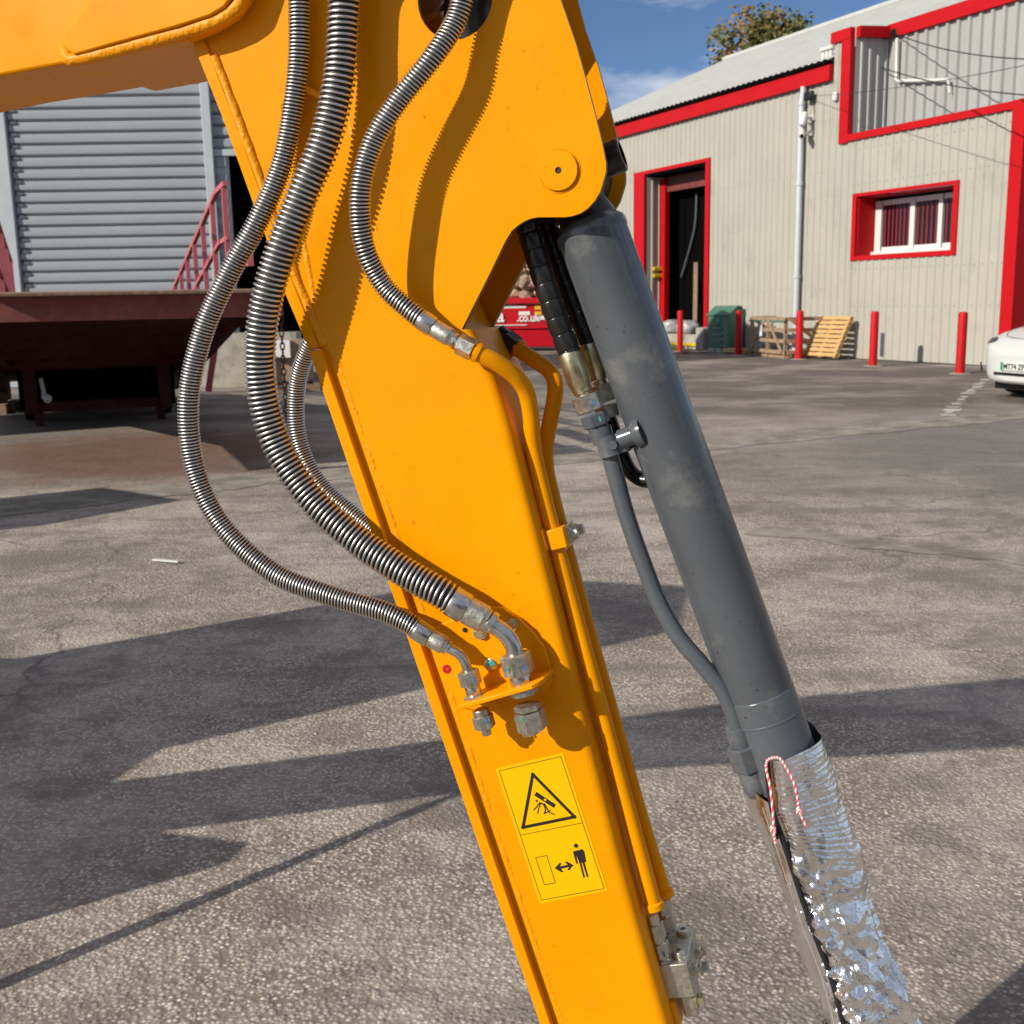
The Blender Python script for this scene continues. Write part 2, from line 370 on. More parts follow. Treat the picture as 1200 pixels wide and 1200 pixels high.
def text(name, s, size, m, parent, org, ex, ey, depth=0.004, bold=0.0, align='LEFT', sx=1.0):
    cu = bpy.data.curves.new('txt', 'FONT'); cu.body = s; cu.size = size; cu.extrude = depth/2; cu.offset = bold; cu.align_x = align
    cu.resolution_u = 3
    to = bpy.data.objects.new('txt', cu); COL.objects.link(to)
    me = bpy.data.meshes.new_from_object(to.evaluated_get(bpy.context.evaluated_depsgraph_get()))
    bpy.data.objects.remove(to); bpy.data.curves.remove(cu); me.name = name
    ex, ey = V(ex).normalized(), V(ey).normalized()
    rot = Matrix((ex, ey, ex.cross(ey))).transposed().to_4x4() @ Matrix.Diagonal((sx, 1, 1, 1))
    me.transform(Matrix.Translation(V(org)-worldloc(parent)) @ rot)
    me.materials.clear(); me.materials.append(m)
    o = bpy.data.objects.new(name, me); COL.objects.link(o); o.parent = parent; return o
# ================================================================ EXCAVATOR
EU, EN, EZ = V((0.965016, -0.262189, 0)), V((-0.262189, -0.965016, 0)), V((0, 0, 1))     # along the arm's side plate, out of it, up
OA = V((-0.04384, 1.40000, 1.23378))
def PL(u, z, w=0.0): return OA+EU*u+EZ*(z-OA.z)+EN*w
GW = 0.15                                      # width of the arm
ex = thing('excavator', 'yellow compact excavator with hosed dipper arm standing in the yard', 'excavator', (-3.1, 2.5, 0))

def rim(o, m):                                 # cut edges of a plate get a darker olive colour
    o.data.materials.append(m)
    for p in o.data.polygons:
        if abs(p.normal.dot(EN)) < 0.4: p.material_index = 1

arm = flat('dipper_arm', [(-0.4362, 2.0351), (-0.2539, 2.1182), (-0.0188, 2.0885), (0.0702, 1.9892), (0.0990, 1.9008), (0.1154, 1.8398), (0.1331, 1.7901), (0.1449, 1.7490), (0.1578, 1.7009), (0.1638, 1.6767),
      (0.1678, 1.6573), (0.1678, 1.6467), (0.1647, 1.6362), (0.1605, 1.6237), (0.1544, 1.6143), (0.1461, 1.6058), (0.1367, 1.6002), (0.1274, 1.5976), (0.1180, 1.5965), (0.1013, 1.5971), (0.0844, 1.5977), (0.0759, 1.5965), (0.0684, 1.5938), (0.0598, 1.5891), (0.0522, 1.5833),
      (0.0445, 1.5725), (0.0389, 1.5626), (0.0242, 1.5354), (0.0047, 1.5008), (-0.0152, 1.4655), (-0.0025, 1.4401), (0.0134, 1.4083), (0.0248, 1.3720), (0.0341, 1.3388), (0.0516, 1.2662), (0.0715, 1.1861), (0.1024, 1.0575), (0.1406, 0.9029),
      (0.1708, 0.7798), (0.2028, 0.6604), (0.2460, 0.5083), (0.1076, 0.4510), (0.0645, 0.5890), (0.0210, 0.7241), (-0.0172, 0.8449), (-0.0615, 0.9812), (-0.1068, 1.1266), (-0.1494, 1.2577), (-0.1754, 1.3419), (-0.2116, 1.4525),
      (-0.2372, 1.5290), (-0.2657, 1.5920), (-0.2800, 1.6318), (-0.3148, 1.7360), (-0.3430, 1.8098)],
      [[((-0.0126, 1.8522)[0]+0.0465*math.cos(k*math.pi/16), (-0.0126, 1.8522)[1]+0.0465*math.sin(k*math.pi/16)) for k in range(32)]],
      0.010, M['yellow'], ex, OA-EZ*OA.z, EU, EZ, EN, bevel=0.0)
rim(arm, M['edge'])
fp = arm.copy(); fp.name = 'far_side_plate'; COL.objects.link(fp); fp.parent = arm; fp.location = EN*(-GW+0.010)
# bent top plate: rounded corner, then the narrow top face the pipes run on
rows = []
for nr in [V((-0.0585, 1.4040, 1.4655)), V((-0.0462, 1.4007, 1.4401)), V((-0.0309, 1.3965, 1.4083)), V((-0.0199, 1.3935, 1.3720)), V((-0.0109, 1.3911, 1.3388)), V((0.0060, 1.3865, 1.2662)), V((0.0252, 1.3812, 1.1861)), V((0.0550, 1.3732, 1.0575)), V((0.0919, 1.3631, 0.9029)), V((0.1210, 1.3552, 0.7798)), V((0.1519, 1.3468, 0.6604)), V((0.1935, 1.3355, 0.5083))]:
    r = 0.013; row = []
    for k in range(7):
        a = k/6*math.pi/2; row.append(nr+EU*(r*math.sin(a))-EN*(r*(1-math.cos(a))))
    for k in range(7):
        a = k/6*math.pi/2; row.append(nr+EU*(r*math.cos(a))-EN*(GW-r+r*math.sin(a)))
    rows.append(row)
MB().grid(rows).build('top_plate', M['yellow'], arm, smooth=60)
# closing plate between the two head plates
wp = spline([V((-0.0507, 1.4117, 1.4482)), V((-0.0680, 1.4164, 1.4908)), V((-0.0949, 1.4237, 1.5668)), V((-0.1202, 1.4306, 1.6806)), V((-0.1320, 1.4338, 1.8205)), V((-0.1320, 1.4338, 2.0012))], 5)
mb = MB()
mb.grid([[p, p-EN*(GW-.019)] for p in wp]); mb.grid([[p-EU*.008, p-EU*.008-EN*(GW-.019)] for p in wp])
mb.build('web_plate', M['yellow'], arm, smooth=60)
# back plate: its edge stands proud along the left of the arm
MB().prism([V((-0.2582, 1.4468, 1.4400)), V((-0.2431, 1.4427, 1.4431)), V((0.0550, 1.3618, 0.4721)), V((0.0398, 1.3659, 0.4693))], -EN*.172).build('back_plate', M['yellow'], arm, bevel=.0015)
MB().prism([V((-0.4263, 1.4987, 1.9189)), V((-0.4113, 1.4947, 1.9175)), V((-0.3697, 1.4834, 1.8115)), V((-0.3438, 1.4763, 1.7381)), V((-0.3103, 1.4672, 1.6343)), V((-0.2966, 1.4635, 1.5947)), V((-0.2733, 1.4572, 1.5214)), V((-0.2452, 1.4495, 1.4445)), V((-0.2593, 1.4534, 1.4413)), V((-0.2897, 1.4616, 1.5185)), V((-0.3119, 1.4676, 1.5921)), V((-0.3256, 1.4714, 1.6318)), V((-0.3591, 1.4805, 1.7359)), V((-0.3862, 1.4878, 1.8096))],
           -EN*.160).build('back_plate', M['yellow'], arm, bevel=.0015)
def weld(path, r, sink, name='weld_bead'):
    p = spline([V(q) for q in path], 26); q = []; rr = []
    for i, a in enumerate(p):
        k = abs(((i*0.55) % 1.0)-0.5)
        q.append(a-EN*sink+EU*(noise.noise(a*60)*0.0012)); rr.append(r*(0.94+0.12*k+0.16*noise.noise(a*45)))
    return MB().tube(q, rr, 10).build(name, M['weld'], arm, smooth=70)
weld([V((-0.3664, 1.4866, 1.8100)), V((-0.3403, 1.4795, 1.7375)), V((-0.3076, 1.4706, 1.6367)), V((-0.2930, 1.4666, 1.5938)), V((-0.2693, 1.4602, 1.5246)), V((-0.2389, 1.4519, 1.4470))], .0075, .003)
weld([V((-0.2275, 1.4499, 1.4469)), V((-0.1937, 1.4407, 1.3365)), V((-0.1675, 1.4336, 1.2503)), V((-0.1275, 1.4227, 1.1195)), V((-0.0847, 1.4111, 0.9767)), V((-0.0431, 1.3998, 0.8406)), V((-0.0062, 1.3898, 0.7201)), V((0.0358, 1.3784, 0.5852)), V((0.0753, 1.3676, 0.4605))], .0075, .0063)
weld([V((-0.2628, 1.4595, 1.6012)), V((-0.2539, 1.4571, 1.5339)), V((-0.2444, 1.4545, 1.4765)), V((-0.2260, 1.4495, 1.4305))], .006, .0042)
weld([V((-0.1941, 1.4408, 1.7338)), V((-0.1784, 1.4365, 1.6467)), V((-0.1546, 1.4301, 1.5577)), V((-0.1431, 1.4270, 1.5154)), V((-0.1356, 1.4249, 1.4814))], .006, .0053)
# pivot pin cap
pc = V((0.0636, 1.3708, 1.6503))
MB().lathe(pc, EN, [(-.004, .0262), (.0008, .0262), (.0008, .0246), (-.001, .0246), (-.001, .0238), (.0030, .0238), (.0042, .0228), (.0042, .004), (.001, .004)], 40).build('pin_cap', M['yellow'], arm)
MB().lathe(pc+EN*.0012, EN, [(0, .0039), (.0012, .0039)], 16).build('grease_hole', M['ink'], arm)
# what shows through the opening of the head
MB().lathe(V((-0.0842, 1.5353, 1.8920)), EN, [(0, .050), (.07, .050), (.074, .046), (.074, .014), (.06, .014)], 32).build('bush', M['gold'], arm)
MB().tube(spline([V((0.0031, 1.4339, 1.9333)), V((-0.0292, 1.4478, 1.8804)), V((-0.0387, 1.4556, 1.8434)), V((-0.0264, 1.4574, 1.7889))], 8), .034, 20).build('rubber_sleeve', M['black'], arm)
MB().tube([V((-0.2761, 1.4589, 1.7280)), V((-0.2751, 1.4483, 1.7446)), V((-0.2653, 1.4394, 1.7569)), V((-0.2470, 1.4386, 1.7614)), V((-0.2288, 1.4461, 1.7534))], .0045, 10).build('hose_guide', M['yellow'], arm)
# stub of black tube by the pin
mb = MB(); d = (V((0.1427, 1.4115, 1.6724))-V((0.1152, 1.4190, 1.6627))).normalized()
mb.lathe(V((0.1090, 1.4207, 1.6610)), d, [(0, .021), (.036, .021), (.0375, .0195), (.0375, .015), (.02, .015)], 24)
mb.build('pivot_tube', M['black'], arm)

# ---- warning label
def SP(pts, name, m, par, w0=.0009): return MB().prism([V(p) for p in pts], EN*.0003).build(name, m, par, smooth=0)
lab = MB().prism([V((-0.0285, 1.3958, 0.8840)), V((0.0608, 1.3716, 0.9154)), V((0.1181, 1.3560, 0.7257)), V((0.0278, 1.3805, 0.6945))][::-1], EN*.0006).build('warning_label', M['label'], arm, smooth=0)
ink = MB()
def line(pts, wd_, close=False):
    pts = [V(p) for p in pts]
    if close: pts = pts+[pts[0]]
    for i, (a, b) in enumerate(zip(pts, pts[1:])):
        d = (b-a).normalized(); s = EN.cross(d)*(wd_/2); e = d*(wd_/2)
        ink.prism([a-e-s, b+e-s, b+e+s, a-e+s], EN*(.00035+.00002*(i % 4)))
line([V((-0.0238, 1.3939, 0.8817)), V((0.0579, 1.3717, 0.9102)), V((0.1131, 1.3567, 0.7285)), V((0.0300, 1.3793, 0.7004))], .0006, True)
line([V((0.0037, 1.3865, 0.7924)), V((0.0852, 1.3643, 0.8194))], .0006)
line([V((0.0229, 1.3813, 0.7618)), V((0.0378, 1.3772, 0.7667)), V((0.0488, 1.3742, 0.7281)), V((0.0341, 1.3782, 0.7236))], .0007, True)
ink.build('frame_line', M['ink'], lab, smooth=0)
ink = MB(); line([V((0.0209, 1.3818, 0.8814)), V((0.0751, 1.3671, 0.8268)), V((0.0066, 1.3857, 0.8038))], .0042, True); ink.build('warning_triangle', M['ink'], lab, smooth=0)
ink = MB()
ink.prism([V((0.0254, 1.3806, 0.8570)), V((0.0507, 1.3737, 0.8415)), V((0.0482, 1.3744, 0.8365)), V((0.0223, 1.3814, 0.8516))], EN*.0003)
for a, b, c in (([V((0.0293, 1.3795, 0.8416)), V((0.0361, 1.3777, 0.8399)), V((0.0394, 1.3768, 0.8339))], .0020, 0), ([V((0.0293, 1.3795, 0.8416)), V((0.0251, 1.3807, 0.8350)), V((0.0216, 1.3816, 0.8308))], .0014, 0), ([V((0.0304, 1.3792, 0.8407)), V((0.0281, 1.3798, 0.8339)), V((0.0265, 1.3803, 0.8266))], .0014, 0),
                ([V((0.0346, 1.3781, 0.8391)), V((0.0371, 1.3774, 0.8329)), V((0.0351, 1.3779, 0.8270)), V((0.0431, 1.3758, 0.8323))], .0014, 0), ([V((0.0394, 1.3768, 0.8344)), V((0.0416, 1.3762, 0.8297)), V((0.0487, 1.3742, 0.8273))], .0014, 0)): line(a, b)
ink.build('crushed_figure', M['ink'], lab, smooth=0)
MB().lathe(V((0.0256, 1.3805, 0.8440)), EN, [(0, .0016), (.0003, .0016)], 14).build('figure_head', mat('dark_red_ink', (.12, .008, .006)), lab)
MB().lathe(V((0.0367, 1.3771, 0.8470)), EN, [(0, .0017), (.0003, .0017)], 14).build('pivot_dot', M['label'], lab)
MB().prism([V((0.0481, 1.3744, 0.7496)), V((0.0548, 1.3726, 0.7583)), V((0.0573, 1.3719, 0.7578)), V((0.0546, 1.3726, 0.7529)), V((0.0655, 1.3697, 0.7568)), V((0.0618, 1.3707, 0.7600)), V((0.0648, 1.3699, 0.7612)), V((0.0729, 1.3677, 0.7573)), V((0.0675, 1.3691, 0.7492)), V((0.0647, 1.3699, 0.7492)), V((0.0674, 1.3692, 0.7539)), V((0.0561, 1.3722, 0.7496)), V((0.0598, 1.3712, 0.7463)), V((0.0568, 1.3720, 0.7449))][::-1],
           EN*.0003).build('double_arrow', M['ink'], lab, smooth=0)
ink = MB()
ink.prism([V((0.0725, 1.3678, 0.7768)), V((0.0850, 1.3644, 0.7818)), V((0.0874, 1.3637, 0.7790)), V((0.0899, 1.3630, 0.7644)), V((0.0876, 1.3637, 0.7633)), V((0.0846, 1.3645, 0.7752)), V((0.0880, 1.3636, 0.7621)), V((0.0927, 1.3623, 0.7431)), V((0.0907, 1.3628, 0.7418)), V((0.0848, 1.3644, 0.7623)), V((0.0835, 1.3648, 0.7619)), V((0.0882, 1.3635, 0.7415)), V((0.0860, 1.3641, 0.7406)), V((0.0813, 1.3654, 0.7598)), V((0.0765, 1.3667, 0.7734)), V((0.0789, 1.3660, 0.7605)), V((0.0768, 1.3666, 0.7596))][::-1], EN*.0003)
ink.lathe(V((0.0766, 1.3666, 0.7857)), EN, [(0, .0030), (.0003, .0030)], 18)
ink.build('standing_figure', M['ink'], lab, smooth=0)

# ---- bulkhead bracket with bolts
brk = MB().prism([V((-0.1098, 1.4086, 1.0776)), V((-0.0695, 1.3976, 1.0963)), V((-0.0378, 1.3890, 1.1096)), V((-0.0156, 1.3830, 1.1109)), V((0.0040, 1.3777, 1.0984)), V((0.0244, 1.3721, 1.0791)), V((0.0383, 1.3683, 1.0606)), V((0.0456, 1.3664, 1.0347)), V((0.0465, 1.3661, 1.0140)), V((0.0397, 1.3680, 0.9996)), V((-0.0502, 1.3924, 0.9663)), V((-0.0753, 1.3992, 0.9702)), V((-0.0949, 1.4045, 1.0068)), V((-0.1033, 1.4068, 1.0310))][::-1],
                 -EN*.0085).build('bulkhead_bracket', M['yellow'], arm, bevel=.0018)
s0, s1, s2 = V((-0.0746, 1.3441, 0.9865)), V((0.0213, 1.3181, 1.0226)), V((0.0343, 1.3249, 1.0255))
axd = (V((-0.0386, 1.3559, 0.9487))-V((-0.0598, 1.3617, 1.0327))).normalized()
fl = lambda p, w: p+EN*(w-(p-OA).dot(EN))
MB().prism([s0, s1, fl(s1+(s1-s0)*.07, .056), fl(s1+(s1-s0)*.12, .048), fl(s1+(s1-s0)*.16, .0085), fl(s0, .0085)], -axd*.0062).build('bulkhead_shelf', M['yellow'], brk, bevel=.0012)
def bolt(p, ax, r, h, m, par, flange=True, name='bolt'):
    mb = MB(); p = V(p); ax = V(ax).normalized()
    if flange: mb.lathe(p, ax, [(0, r*1.45), (h*.18, r*1.4), (h*.3, r*1.05)], 20)
    mb.hexn(p+ax*(h*.2), p+ax*h, r, random.random()); return mb.build(name, m, par, smooth=28)
bolt(V((-0.0317, 1.3874, 1.0326)), EN, .0063, .008, M['gold'], brk)
bolt(V((-0.0028, 1.3795, 1.0888)), EN, .0063, .007, M['gold'], brk)
bolt(V((-0.0441, 1.3908, 1.0759)), EN, .0070, .008, M['gold'], brk)
MB().prism([V((-0.0359, 1.3798, 1.0387)), V((-0.0269, 1.3774, 1.0417)), V((-0.0260, 1.3771, 1.0360)), V((-0.0349, 1.3795, 1.0330))][::-1], EN*.0003).build('paint_mark', M['teal'], brk, smooth=0)
MB().lathe(V((-0.0879, 1.4109, 1.0222)), EN, [(0, .0085), (.006, .0082), (.0085, .006), (.0086, .0012), (.007, .0012)], 18).build('red_plug', M['redplug'], arm)
MB().lathe(V((-0.0624, 1.4040, 1.0781)), EN, [(0.008, .0032), (.0095, .0032)], 14).build('bracket_hole', M['ink'], brk)

# ---- hoses
def hose(pts, R, wire, pitch, name='hydraulic_hose', n=26):
    p = spline([V(q) for q in pts], n)
    h = MB().tube(p, R-2.2*wire, 14).build(name, M['rubber'], ex, smooth=60)
    MB().helix(p, R-wire, wire, pitch, 16, 5).build('spring_guard', M['spring'], h, smooth=80)
    return h
def fit(par, spec, m, name):                  # rings along an axis: list of (point, point, radius, 'h'ex or 'r'ound)
    for a, b, r, k in spec:
        mb = MB(); a, b = V(a), V(b)
        if k == 'h': mb.hexn(a, b, r, 0.35)
        elif k == 'f':                         # crimped ferrule, lightly fluted
            l = (b-a).length; mb.lathe(a, b-a, [(0, r*.92), (l*.08, r), (l*.8, r), (l*.9, r*.86), (l, r*.84)], 18)
        else:
            l = (b-a).length; mb.lathe(a, b-a, [(0, r*.95), (l*.1, r), (l*.9, r), (l, r*.95)], 22)
        mb.build(name if k != 'r' else 'collar', m, par, smooth=28)
def mark(par, a, wpx, m):                     # dab of inspection paint on a nut, lying across it
    a = V(a); MB().box(a, (.0022, .0012, .0062), (EU, EN, axd)).build('paint_mark', m, par, smooth=0)

h1 = hose([V((-0.2392, 1.4013, 1.9645)), V((-0.2430, 1.4292, 1.8984)), V((-0.2480, 1.4363, 1.8133)), V((-0.2569, 1.4387, 1.7546)), V((-0.2774, 1.4396, 1.6744)), V((-0.3115, 1.4396, 1.6050)), V((-0.3537, 1.4407, 1.5386)), V((-0.3913, 1.4405, 1.4666)), V((-0.4164, 1.4411, 1.3797)), V((-0.4139, 1.4404, 1.2903)), V((-0.3801, 1.4323, 1.2136)), V((-0.3131, 1.4172, 1.1536)), V((-0.2356, 1.4003, 1.1254)), V((-0.1701, 1.3856, 1.1087)), V((-0.1370, 1.3787, 1.0940)), V((-0.1228, 1.3758, 1.0843))], .0142, .00128, .0043)
fit(h1, [(V((-0.1282, 1.3768, 1.0876)), V((-0.1097, 1.3733, 1.0757)), .0138, 'r'), (V((-0.0878, 1.3693, 1.0645)), V((-0.0845, 1.3684, 1.0619)), .0095, 'r')], M['steel'], 'collar')
fit(h1, [(V((-0.1097, 1.3733, 1.0757)), V((-0.0878, 1.3693, 1.0645)), .0122, 'f')], M['zinc'], 'ferrule')
MB().tube(spline([V((-0.0867, 1.3690, 1.0629)), V((-0.0736, 1.3654, 1.0569)), V((-0.0650, 1.3630, 1.0472)), V((-0.0599, 1.3617, 1.0315))], 8), .0066, 14).build('elbow', M['steel'], h1)
fit(h1, [(V((-0.0609, 1.3619, 1.0337)), V((-0.0559, 1.3606, 1.0146)), .0142, 'h'), (V((-0.0529, 1.3598, 1.0021)), V((-0.0504, 1.3591, 0.9919)), .0145, 'h'), (V((-0.0436, 1.3572, 0.9751)), V((-0.0395, 1.3561, 0.9580)), .0140, 'h')], M['zinc'], 'hex_nut')
fit(h1, [(V((-0.0559, 1.3606, 1.0146)), V((-0.0529, 1.3598, 1.0021)), .0102, 'r'), (V((-0.0456, 1.3578, 0.9830)), V((-0.0436, 1.3572, 0.9751)), .0110, 'r'), (V((-0.0395, 1.3561, 0.9580)), V((-0.0375, 1.3556, 0.9488)), .0062, 'r')], M['steel'], 'collar')
mark(h1, V((-0.0518, 1.3455, 1.0267)), 3, M['blue']); mark(h1, V((-0.0367, 1.3414, 0.9730)), 3, M['blue'])

h2 = hose([V((-0.1731, 1.3730, 1.9540)), V((-0.1823, 1.4024, 1.8899)), V((-0.1885, 1.4061, 1.8344)), V((-0.1965, 1.4042, 1.7670)), V((-0.2175, 1.4037, 1.6939)), V((-0.2501, 1.4042, 1.6277)), V((-0.2813, 1.4044, 1.5591)), V((-0.3061, 1.4111, 1.4869)), V((-0.3169, 1.4203, 1.4121)), V((-0.3039, 1.4230, 1.3297)), V((-0.2623, 1.4148, 1.2577)), V((-0.2042, 1.4001, 1.2033)), V((-0.1434, 1.3815, 1.1636)), V((-0.0941, 1.3660, 1.1375)), V((-0.0726, 1.3622, 1.1235))], .0205, .00190, .0066)
fit(h2, [(V((-0.0801, 1.3622, 1.1281)), V((-0.0608, 1.3601, 1.1160)), .0200, 'r'), (V((-0.0329, 1.3540, 1.1015)), V((-0.0265, 1.3526, 1.0968)), .0160, 'r')], M['steel'], 'collar')
fit(h2, [(V((-0.0608, 1.3601, 1.1160)), V((-0.0329, 1.3540, 1.1015)), .0183, 'f')], M['zinc'], 'ferrule')
MB().tube(spline([V((-0.0286, 1.3532, 1.0983)), V((-0.0126, 1.3488, 1.0870)), V((-0.0032, 1.3463, 1.0741)), V((0.0008, 1.3452, 1.0586))], 8), .0112, 18).build('elbow', M['steel'], h2)
fit(h2, [(V((-0.0002, 1.3455, 1.0608)), V((0.0058, 1.3438, 1.0341)), .0200, 'h'), (V((0.0088, 1.3430, 1.0196)), V((0.0118, 1.3422, 1.0073)), .0186, 'h'), (V((0.0143, 1.3415, 0.9949)), V((0.0158, 1.3411, 0.9870)), .0180, 'h'), (V((0.0163, 1.3410, 0.9859)), V((0.0219, 1.3394, 0.9611)), .0200, 'h')], M['zinc'], 'hex_nut')
fit(h2, [(V((0.0047, 1.3441, 1.0351)), V((0.0088, 1.3430, 1.0184)), .0138, 'r'), (V((0.0208, 1.3397, 0.9621)), V((0.0224, 1.3393, 0.9577)), .0150, 'r')], M['steel'], 'collar')
mark(h2, V((-0.0091, 1.3286, 1.0453)), 3, M['teal']); mark(h2, V((0.0122, 1.3228, 1.0491)), 3, M['blue']); mark(h2, V((0.0193, 1.3227, 1.0255)), 3, M['teal']); mark(h2, V((0.0079, 1.3240, 0.9812)), 3, M['teal'])

h3 = hose([V((-0.0255, 1.3536, 1.9274)), V((-0.0391, 1.3676, 1.8687)), V((-0.0533, 1.3704, 1.8217)), V((-0.0820, 1.3637, 1.7779)), V((-0.1245, 1.3649, 1.7299)), V((-0.1568, 1.3675, 1.6830)), V((-0.1736, 1.3689, 1.6271)), V((-0.1721, 1.3768, 1.5681)), V((-0.1524, 1.3870, 1.5214)), V((-0.1231, 1.3863, 1.4921)), V((-0.1025, 1.3838, 1.4752))], .0133, .00130, .0044)
fit(h3, [(V((-0.1077, 1.3842, 1.4794)), V((-0.0932, 1.3823, 1.4693)), .0132, 'r'), (V((-0.0682, 1.3766, 1.4540)), V((-0.0650, 1.3757, 1.4519)), .0098, 'r'), (V((-0.0650, 1.3757, 1.4519)), V((-0.0577, 1.3737, 1.4477)), .0070, 'r')], M['steel'], 'collar')
fit(h3, [(V((-0.0932, 1.3823, 1.4693)), V((-0.0682, 1.3766, 1.4540)), .0116, 'f')], M['zinc'], 'ferrule')
fit(h3, [(V((-0.0619, 1.3749, 1.4498)), V((-0.0432, 1.3708, 1.4403)), .0136, 'h')], M['zinc'], 'hex_nut')
h4 = hose([V((-0.2730, 1.6540, 1.4707)), V((-0.3009, 1.6719, 1.4307)), V((-0.3223, 1.6881, 1.3752)), V((-0.3241, 1.6886, 1.2972)), V((-0.2939, 1.6752, 1.2313)), V((-0.2326, 1.6482, 1.1796)), V((-0.1670, 1.6200, 1.1357)), V((-0.1032, 1.5975, 1.0942))], .0136, .00130, .0044)

# ---- yellow pipes
pa = MB().tube(spline([V((-0.0432, 1.3708, 1.4403)), V((-0.0349, 1.3706, 1.4360)), V((-0.0153, 1.3736, 1.4251)), V((0.0064, 1.3822, 1.4085)), V((0.0200, 1.3930, 1.3884)), V((0.0262, 1.4038, 1.3583)), V((0.0280, 1.4126, 1.3245)), V((0.0320, 1.4157, 1.2942)), V((0.0423, 1.4139, 1.2463)), V((0.0559, 1.4102, 1.1903))], 8)
               + [V((0.0866, 1.4019, 1.0687)), V((0.1180, 1.3933, 0.9459)), V((0.1501, 1.3846, 0.8193)), V((0.1834, 1.3756, 0.6876))], .0108, 18).build('hydraulic_pipe', M['yellow'], ex, smooth=60)
MB().lathe(V((-0.0411, 1.3708, 1.4393)), V((-0.0349, 1.3706, 1.4360))-V(V((-0.0411, 1.3708, 1.4393))), [(0, .0128), (.005, .0128), (.006, .011)], 20).build('pipe_collar', M['yellow'], pa)
MB().lathe(V((0.1805, 1.3763, 0.6973)), V((0.1839, 1.3754, 0.6852))-V(V((0.1805, 1.3763, 0.6973))), [(0, .0112), (.002, .0135), (.010, .0135), (.0115, .0115)], 20).build('pipe_collar', M['yellow'], pa)
pb = MB().tube([V((0.0089, 1.5152, 1.4387))]+spline([V((0.0157, 1.5103, 1.4330)), V((0.0359, 1.4985, 1.4196)), V((0.0526, 1.4899, 1.4073)), V((0.0602, 1.4837, 1.3928)), V((0.0598, 1.4796, 1.3728)), V((0.0536, 1.4772, 1.3424)), V((0.0474, 1.4747, 1.3107)), V((0.0469, 1.4707, 1.2790)), V((0.0553, 1.4663, 1.2367)), V((0.0694, 1.4625, 1.1786))], 8)
               + [V((0.1015, 1.4538, 1.0525)), V((0.1353, 1.4446, 0.9252)), V((0.1698, 1.4352, 0.7941)), V((0.2049, 1.4257, 0.6734))], .0108, 18).build('hydraulic_pipe', M['yellow'], ex, smooth=60)
MB().lathe(V((0.0112, 1.5135, 1.4376)), V((0.0225, 1.5063, 1.4297))-V(V((0.0112, 1.5135, 1.4376))), [(0, .0125), (.005, .0125), (.006, .011)], 20).build('pipe_collar', M['yellow'], pb)
fit(pb, [(V((-0.0036, 1.5217, 1.4490)), V((0.0123, 1.5132, 1.4364)), .0145, 'h'), (V((-0.0139, 1.5266, 1.4582)), V((-0.0025, 1.5214, 1.4478)), .0120, 'r')], M['black'], 'hex_nut')
MB().lathe(V((0.2014, 1.4266, 0.6859)), V((0.2049, 1.4257, 0.6734))-V(V((0.2014, 1.4266, 0.6859))), [(0, .0112), (.002, .0135), (.010, .0135), (.0115, .0115)], 20).build('pipe_collar', M['yellow'], pb)
# pipe clamp on its weld-on block
ax_ = (V((0.1180, 1.3933, 0.9459))-V(V((0.0866, 1.4019, 1.0687)))).normalized(); rt = ax_.cross(EN).normalized()
if rt.dot(EU) < 0: rt = -rt
def cbox(mb, c, s): return mb.box(c, s, (rt, ax_, EN))
cl = cbox(MB(), V(V((0.0345, 1.3994, 1.1942))), (.020, .030, .018)).build('pipe_clamp', M['yellow'], ex, bevel=.003)
cbox(MB(), V(V((0.0362, 1.4663, 1.1796))), (.020, .030, .022)).build('clamp_block', M['yellow'], cl, bevel=.003)
mb = MB(); c0 = V(V((0.0590, 1.4032, 1.1974))); cbox(mb, c0+EN*.0, (.025, .027, .024)); mb.build('clamp_jaw', M['yellow'], cl, bevel=.002)
mb = MB(); cbox(mb, V(V((0.0731, 1.4428, 1.1921))), (.006, .027, .074)); mb.build('clamp_strap', M['gold'], cl, bevel=.001)
MB().tube([V((0.0331, 1.4330, 1.1846)), V((0.0610, 1.4254, 1.1915))], .0036, 10).build('stud', M['gold'], cl)
for p in (V((0.0717, 1.4152, 1.1969)), V((0.0825, 1.4672, 1.1927))): bolt(V(p)+rt*.004, rt, .0072, .0105, M['zinc'], cl)
# valve block
vx = (V(V((0.2237, 1.3584, 0.6136)))-V(V((0.1802, 1.3702, 0.6004)))).normalized(); va = ax_
vc = V(V((0.2084, 1.3626, 0.5830)))-EN*.05
vb = MB().box(vc, (.046, .050, .095), (rt, ax_, EN)).build('valve_block', M['zinc'], ex, bevel=.0016)
tp = vc-ax_*.025
def onv(a, w): return tp+rt*a+EN*w
for a, w, r in ((-.010, .034, .0085), (-.010, -.034, .0085)):
    q = onv(a, w)
    fit(vb, [(q-ax_*.004, q+ax_*.006, r*1.5, 'h'), (q-ax_*.028, q-ax_*.008, r*1.55, 'h'), (q-ax_*.056, q-ax_*.033, r*1.55, 'h')], M['zinc'], 'hex_nut')
    fit(vb, [(q-ax_*.070, q-ax_*.002, r*1.05, 'r')], M['steel'], 'collar')
mark(vb, onv(-.004, .034)-ax_*.016+EN*.0125, 3, M['blue'])
for a, w in ((.011, .024), (.011, -.030)):
    MB().lathe(onv(a, w), -ax_, [(-.002, .0095), (.006, .0095), (.0075, .0085), (.0075, .0038), (.003, .0038)], 20).build('port_plug', M['zinc'], vb)
for w in (.018, -.024):
    MB().lathe(vc+rt*.023+EN*w-ax_*.002, rt, [(-.002, .012), (.002, .0118), (.002, .0085), (.007, .0085), (.008, .0075), (.008, .003), (.004, .003)], 20).build('port_plug', M['zinc'], vb)
